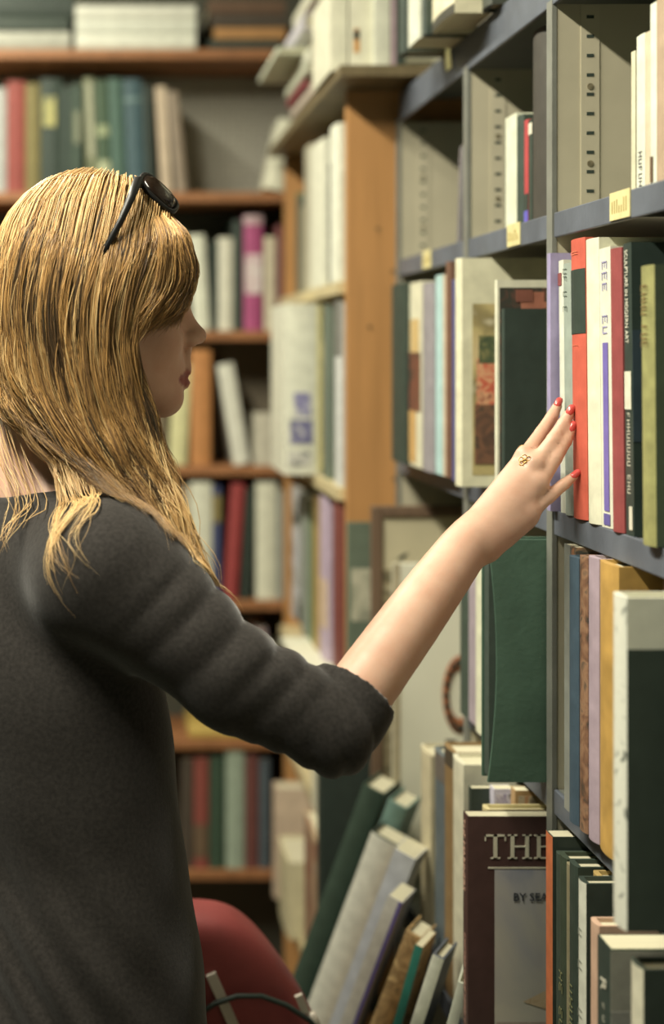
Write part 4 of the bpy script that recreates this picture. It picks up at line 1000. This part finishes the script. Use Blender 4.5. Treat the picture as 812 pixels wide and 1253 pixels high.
MG = G([
    [(196, 250, 1.492), (206, 292, 1.425), (176, 372, 1.412), (166, 436, 1.416), (186, 510, 1.425), (208, 585, 1.415), (238, 700, 1.375)],
    [(176, 238, 1.49), (176, 296, 1.412), (152, 382, 1.400), (152, 450, 1.405), (176, 530, 1.41), (203, 606, 1.40), (234, 704, 1.37)],
    [(155, 229, 1.49), (146, 300, 1.408), (126, 390, 1.396), (132, 470, 1.40), (160, 548, 1.40), (192, 615, 1.39), (226, 690, 1.365)],
    [(130, 223, 1.49), (108, 300, 1.408), (92, 390, 1.398), (104, 480, 1.40), (138, 558, 1.395), (176, 618, 1.385), (214, 672, 1.36)],
    [(108, 220, 1.49), (66, 290, 1.415), (50, 380, 1.405), (62, 470, 1.408), (102, 548, 1.40), (150, 608, 1.385), (190, 652, 1.355)],
    [(88, 222, 1.49), (32, 282, 1.43), (16, 372, 1.425), (24, 455, 1.425), (60, 518, 1.415), (110, 572, 1.395), (158, 625, 1.36)],
    [(66, 228, 1.49), (8, 300, 1.455), (-2, 390, 1.45), (0, 455, 1.45), (14, 500, 1.445), (58, 540, 1.425), (112, 585, 1.40)],
    [(52, 238, 1.49), (-3, 310, 1.485), (-9, 400, 1.485), (-9, 450, 1.485), (-4, 492, 1.475), (20, 520, 1.455), (70, 552, 1.43)],
])
def strands(name, guides, n, npts, rr, lo=0.0, hi=1.0, clump=60, jit=.0024, push=True, mt=None, mirror=False, wav=.004, seed=0, cut=(.78, 1.0), lift=.011, rmin=.0):
    r_ = np.random.default_rng(seed); gN = len(guides)
    cl = r_.uniform(lo, hi, clump); lab = r_.integers(0, clump, n)
    cl.sort(); gu = r_.uniform(lo, hi, n); lab = np.abs(gu[:, None]-cl[None, :]).argmin(1); k = guides.shape[1]
    w_k = (np.linspace(0, 1, k)**.8)[None, :]*(r_.uniform(.35, 1.0, n)*(r_.random(n) < .8))[:, None]
    g_ = np.clip(gu[:, None]+(cl[lab]-gu)[:, None]*w_k, 0, .9999)*(gN-1)
    i = g_.astype(int); f = (g_-i)[..., None]; kk = np.arange(k)[None, :]
    C = guides[i, kk]*(1-f)+guides[np.minimum(i+1, gN-1), kk]*f
    wgt = np.linspace(0, 1, k)[None, :, None]
    C = C+r_.normal(0, jit, C.shape)*(.35+wgt)
    cw = r_.normal(0, wav, (clump, k, 3))[lab]*(.08+1.2*wgt); C = C+cw
    Pn = spline(C, npts)
    T = np.linspace(0, 1, npts)
    L_ = r_.uniform(cut[0], cut[1], n)
    # shorten: resample each strand to its own length
    tt = T[None, :]*L_[:, None]*(npts-1); a = np.clip(tt.astype(int), 0, npts-2); fr_ = (tt-a)[..., None]
    rows = np.arange(n)[:, None]
    Pn = Pn[rows, a]*(1-fr_)+Pn[rows, a+1]*fr_
    fq = r_.uniform(8, 16, n); phs = r_.uniform(0, 6.28, n)
    wv = np.sin(T[None, :]*fq[:, None]+phs[:, None])*.0019*T[None, :]
    Pn[..., 0] += wv; Pn[..., 1] += wv*.6
    if mirror: # other side of the head
        rel = Pn-hc; rel = rel-2*(rel@lft)[..., None]*lft; Pn = hc+rel
    if push:
        d = (Pn-hc)@RH; q = np.sqrt(((d/hr)**2).sum(-1)); lay = 1+(r_.uniform(-.3, 1.0, n)*lift/.09)[:, None]
        m_ = (q < lay) & (Pn[..., 2] > hc[2]-hr[2]*.75)
        s_ = np.where(m_, lay/np.maximum(q, .3), 1)[..., None]; Pn = hc+(Pn-hc)*s_
        fl_ = Pn.reshape(-1, 3)
        for _ in range(3):
            dd = Wf.sample(fl_); inside = (dd < .003) & (fl_[:, 2] < 1.41) & (fl_[:, 2] > .8)
            if inside.any(): fl_[inside] += Wf.grad(fl_[inside])*np.maximum(.0045-dd[inside], 0)[:, None]
            dd = bodyF.sample(fl_); ii = (dd < .002) & (fl_[:, 2] > .8)
            if ii.any(): fl_[ii] += bodyF.grad(fl_[ii])*np.maximum(.003-dd[ii], 0)[:, None]
        Pn = fl_.reshape(Pn.shape)
    tg = np.gradient(Pn, axis=1); tg /= np.maximum(np.linalg.norm(tg, axis=2), 1e-9)[..., None]
    ref = A3((.25, -1, .15)); s1 = np.cross(tg, ref); s1 /= np.maximum(np.linalg.norm(s1, axis=2), 1e-9)[..., None]; s2 = np.cross(s1, tg)
    R_ = (rr*r_.uniform(.6, 1.25, n))[:, None]*np.clip(np.minimum(1.0, (1.02-T[None, :])*3.2), .12, 1)
    ring = [Pn+(s1*math.cos(an)+s2*math.sin(an))*R_[..., None] for an in (math.pi/2, math.pi/2+2.094, math.pi/2+4.189)]
    Vv = np.stack(ring, 2).reshape(-1, 3)
    b0 = (np.arange(n)[:, None]*npts+np.arange(npts-1)[None, :])*3
    Qs = [np.stack([b0+j, b0+(j+1) % 3, b0+3+(j+1) % 3, b0+3+j], -1).reshape(-1, 4) for j in range(3)]
    o = np_mesh(name, Vv, np.concatenate(Qs), [mt], hair_root, smooth=True); o['kind'] = 'stuff'
    return o
hm = hairmat('blond_hair', '#5a3612', '#d6a04a'); hm2 = hairmat('light_blond_hair', '#b58238', '#e8c27a')
strands('hair_strands', MG, 14000, 18, .00042, clump=90, mt=hm, seed=1)
strands('hair_highlights', MG, 1500, 20, .0005, clump=40, mt=hm2, seed=2, lift=.016)
hm3 = hairmat('dark_blond_hair', '#33200c', '#6b461c')
strands('hair_lowlights', MG, 2200, 18, .0005, clump=26, mt=hm3, seed=21, lift=.012, lo=.08)
FG = MG.copy(); FG[:, 4:, 0] = FG[:, 3:4, 0]+np.array([0, .004, .008])*1.0; FG[:, 4:, 1] = FG[:, 3:4, 1]; FG[:, 4, 2] = FG[:, 3, 2]-.02; FG[:, 5, 2] = FG[:, 3, 2]-.035; FG[:, 6, 2] = FG[:, 3, 2]-.05
strands('hair_strands', FG, 2600, 16, .0009, clump=60, mt=hm, seed=3, mirror=True)
# fringe swept across the cheek
BG = G([
    [(206, 262, 1.475), (228, 290, 1.455), (238, 330, 1.450), (230, 370, 1.448), (206, 398, 1.440)],
    [(198, 254, 1.475), (222, 290, 1.440), (230, 335, 1.436), (214, 376, 1.430), (182, 404, 1.424)],
    [(188, 247, 1.475), (210, 290, 1.425), (214, 340, 1.420), (194, 380, 1.416), (160, 408, 1.412)],
    [(176, 240, 1.475), (196, 290, 1.415), (194, 340, 1.410), (174, 385, 1.408), (150, 430, 1.408)],
])
strands('fringe', BG, 2400, 16, .00048, clump=26, mt=hm, seed=4, jit=.0022, wav=.0022, cut=(.86, 1.0), lift=.010)
strands('fringe', BG, 500, 16, .0005, clump=12, mt=hm2, seed=5, jit=.002, wav=.002, cut=(.86, 1.0), lift=.013)
FB = BG.copy()
strands('fringe', FB, 700, 14, .001, clump=20, mt=hm, seed=6, mirror=True, jit=.002, wav=.002)
# loose wisps over the shoulder
WG = G([
    [(20, 440, 1.47), (44, 520, 1.44), (70, 600, 1.40), (88, 650, 1.37), (84, 690, 1.35), (108, 728, 1.335)],
    [(40, 450, 1.45), (74, 540, 1.42), (92, 600, 1.39), (100, 640, 1.36), (80, 684, 1.345), (98, 722, 1.33)],
    [(70, 470, 1.43), (104, 560, 1.41), (122, 605, 1.38), (124, 640, 1.355), (108, 670, 1.34), (118, 700, 1.33)],
])
strands('wisps', WG, 80, 22, .00045, clump=12, mt=hm2, seed=7, jit=.003, wav=.006, cut=(.7, 1.0))
W2 = G([
    [(-30, 470, 1.49), (-20, 560, 1.45), (0, 610, 1.42), (-6, 650, 1.39), (-20, 690, 1.37)],
    [(0, 470, 1.48), (30, 560, 1.44), (50, 610, 1.41), (30, 650, 1.385), (5, 672, 1.37)],
])
strands('wisps', W2, 16, 18, .0005, clump=30, mt=hm2, seed=8, jit=.004, wav=.006)
FLY = G([
    [(160, 420, 1.43), (190, 540, 1.41), (222, 630, 1.385), (250, 700, 1.37), (264, 745, 1.36)],
    [(150, 420, 1.43), (180, 570, 1.40), (210, 640, 1.375), (232, 690, 1.365), (246, 722, 1.36)],
])
strands('wisps', FLY, 190, 18, .0005, clump=60, mt=hm2, seed=9, jit=.005, wav=.005)
HALO = MG[1:7].copy()
strands('wisps', HALO, 130, 24, .0004, clump=100, mt=hm2, seed=10, jit=.006, wav=.004, lift=.014)
# ------------------------------------------------------------------ ring
rg = thing('finger_ring', 'small gold filigree ring at the base of the index finger', 'ring', (0, 0, 0))
gold = mat('#b98a3a', .3, .2, 200, .1, .5, metal=.8, key='gold')
a, b = Q3(fing['index'][0]), Q3(fing['index'][1]); t = (b-a)/np.linalg.norm(b-a); cpt = a+t*.004
n1 = np.cross(t, A3((0, 0, 1))); n1 /= np.linalg.norm(n1); n2 = np.cross(t, n1)
tube('band', [cpt+(n1*math.cos(k*math.pi/12)+n2*math.sin(k*math.pi/12))*.0102 for k in range(24)], .0011, gold, rg, seg=6, closed=True)
oy = 1.42
while bodyF.sample(np.array([Q3((642, 564, oy))]))[0] > .0008 and oy < 1.5: oy += .0003
oc = Q3((642, 564, oy)); nrm = A3((-.42, -.86, .28)); nrm /= np.linalg.norm(nrm); e1 = np.cross(nrm, t); e1 /= np.linalg.norm(e1); e2 = np.cross(nrm, e1)
for k in range(6):
    cc = oc+(e1*math.cos(k*math.pi/3)+e2*math.sin(k*math.pi/3))*.0042
    tube('petal', [cc+(e1*math.cos(j*math.pi/4)+e2*math.sin(j*math.pi/4))*.0022 for j in range(8)], .0006, gold, rg, seg=5, closed=True)
tube('petal', [oc+(e1*math.cos(j*math.pi/4)+e2*math.sin(j*math.pi/4))*.0016-nrm*0 for j in range(8)], .0009, gold, rg, seg=5, closed=True)
# ------------------------------------------------------------------ sunglasses pushed up on the head
sg = thing('sunglasses', 'dark sunglasses pushed up on top of the blond hair', 'sunglasses', (0, 0, 0))
blk = mat('#0c0d0c', .42, .1, 60, 0, .25, key='black_plastic')
lensm = mat('#1a100a', .2, .1, 30, 0, .3, key='dark_lens')
for m_, c_ in ((blk, (.006, .006, .006)), (lensm, (.010, .006, .004))):
    for e_ in m_.node_tree.nodes:
        if e_.bl_idname == 'ShaderNodeValToRGB':
            for q_ in e_.color_ramp.elements: q_.color = c_+(1,)
def rect_loop(c, ex, ez, w_, h_, n=20, p=3.2):
    out = []
    for k in range(n):
        a_ = 2*math.pi*k/n; cx_, sx_ = math.cos(a_), math.sin(a_)
        out.append(c+ex*w_*math.copysign(abs(cx_)**(2/p), cx_)+ez*h_*math.copysign(abs(sx_)**(2/p), sx_))
    return out
hinge, brow_ = L(161, 224), L(206, 266)
ez = (brow_-hinge); hz_ = np.linalg.norm(ez)/2; ez /= np.linalg.norm(ez); mid = (hinge+brow_)/2
nout = np.cross(lft, ez); nout = nout if nout[2] > 0 else -nout
for s in (-1, 1):
    # lens plates bend round the head
    ex = lft*s*math.cos(.46)-nout*math.sin(.46); c = mid+lft*s*px(36)+nout*px(8)
    lp = rect_loop(c, ex, ez, px(30), hz_*.92)
    fr1 = tube('rim', lp, px(3.2), blk, sg, seg=6, closed=True)
    nl = np.cross(ex, ez); nl = nl if nl@nout > 0 else -nl
    ring2 = [c+(q-c)*.62+nl*px(7) for q in lp]
    lo_ = mesh_obj('lens', [tuple(q+nl*.0006) for q in lp]+[tuple(q) for q in ring2]+[tuple(c+nl*px(9)), tuple(c-nl*.001)],
                   [(k, (k+1) % 20, 20+(k+1) % 20, 20+k) for k in range(20)]+[(20+k, 20+(k+1) % 20, 40) for k in range(20)]+[((k+1) % 20, k, 41) for k in range(20)], lensm, sg, smooth=True)
    hp = L(157, 229, s*80)+nout*0
    tube('hinge', [c+ex*px(30)-ez*hz_*.75, hp], [px(4.5), px(5)], blk, sg, seg=6)
    tube('temple_arm', [hp, L(146, 252, s*100), L(133, 279, s*113), L(112, 318, s*112), L(96, 350, s*106)], [px(6), px(5.6), px(4.6), px(4), px(3)], blk, sg, seg=6)
    box('hinge_screw', tuple(hp-.0022), tuple(hp+.0022), mat('#c9c9c0', .3, .05, metal=.6), sg)
tube('bridge', [mid-lft*px(12)-ez*hz_*.3+nout*px(8), mid+nout*px(10)-ez*hz_*.35, mid+lft*px(12)-ez*hz_*.3+nout*px(8)], px(3.5), blk, sg, seg=6)
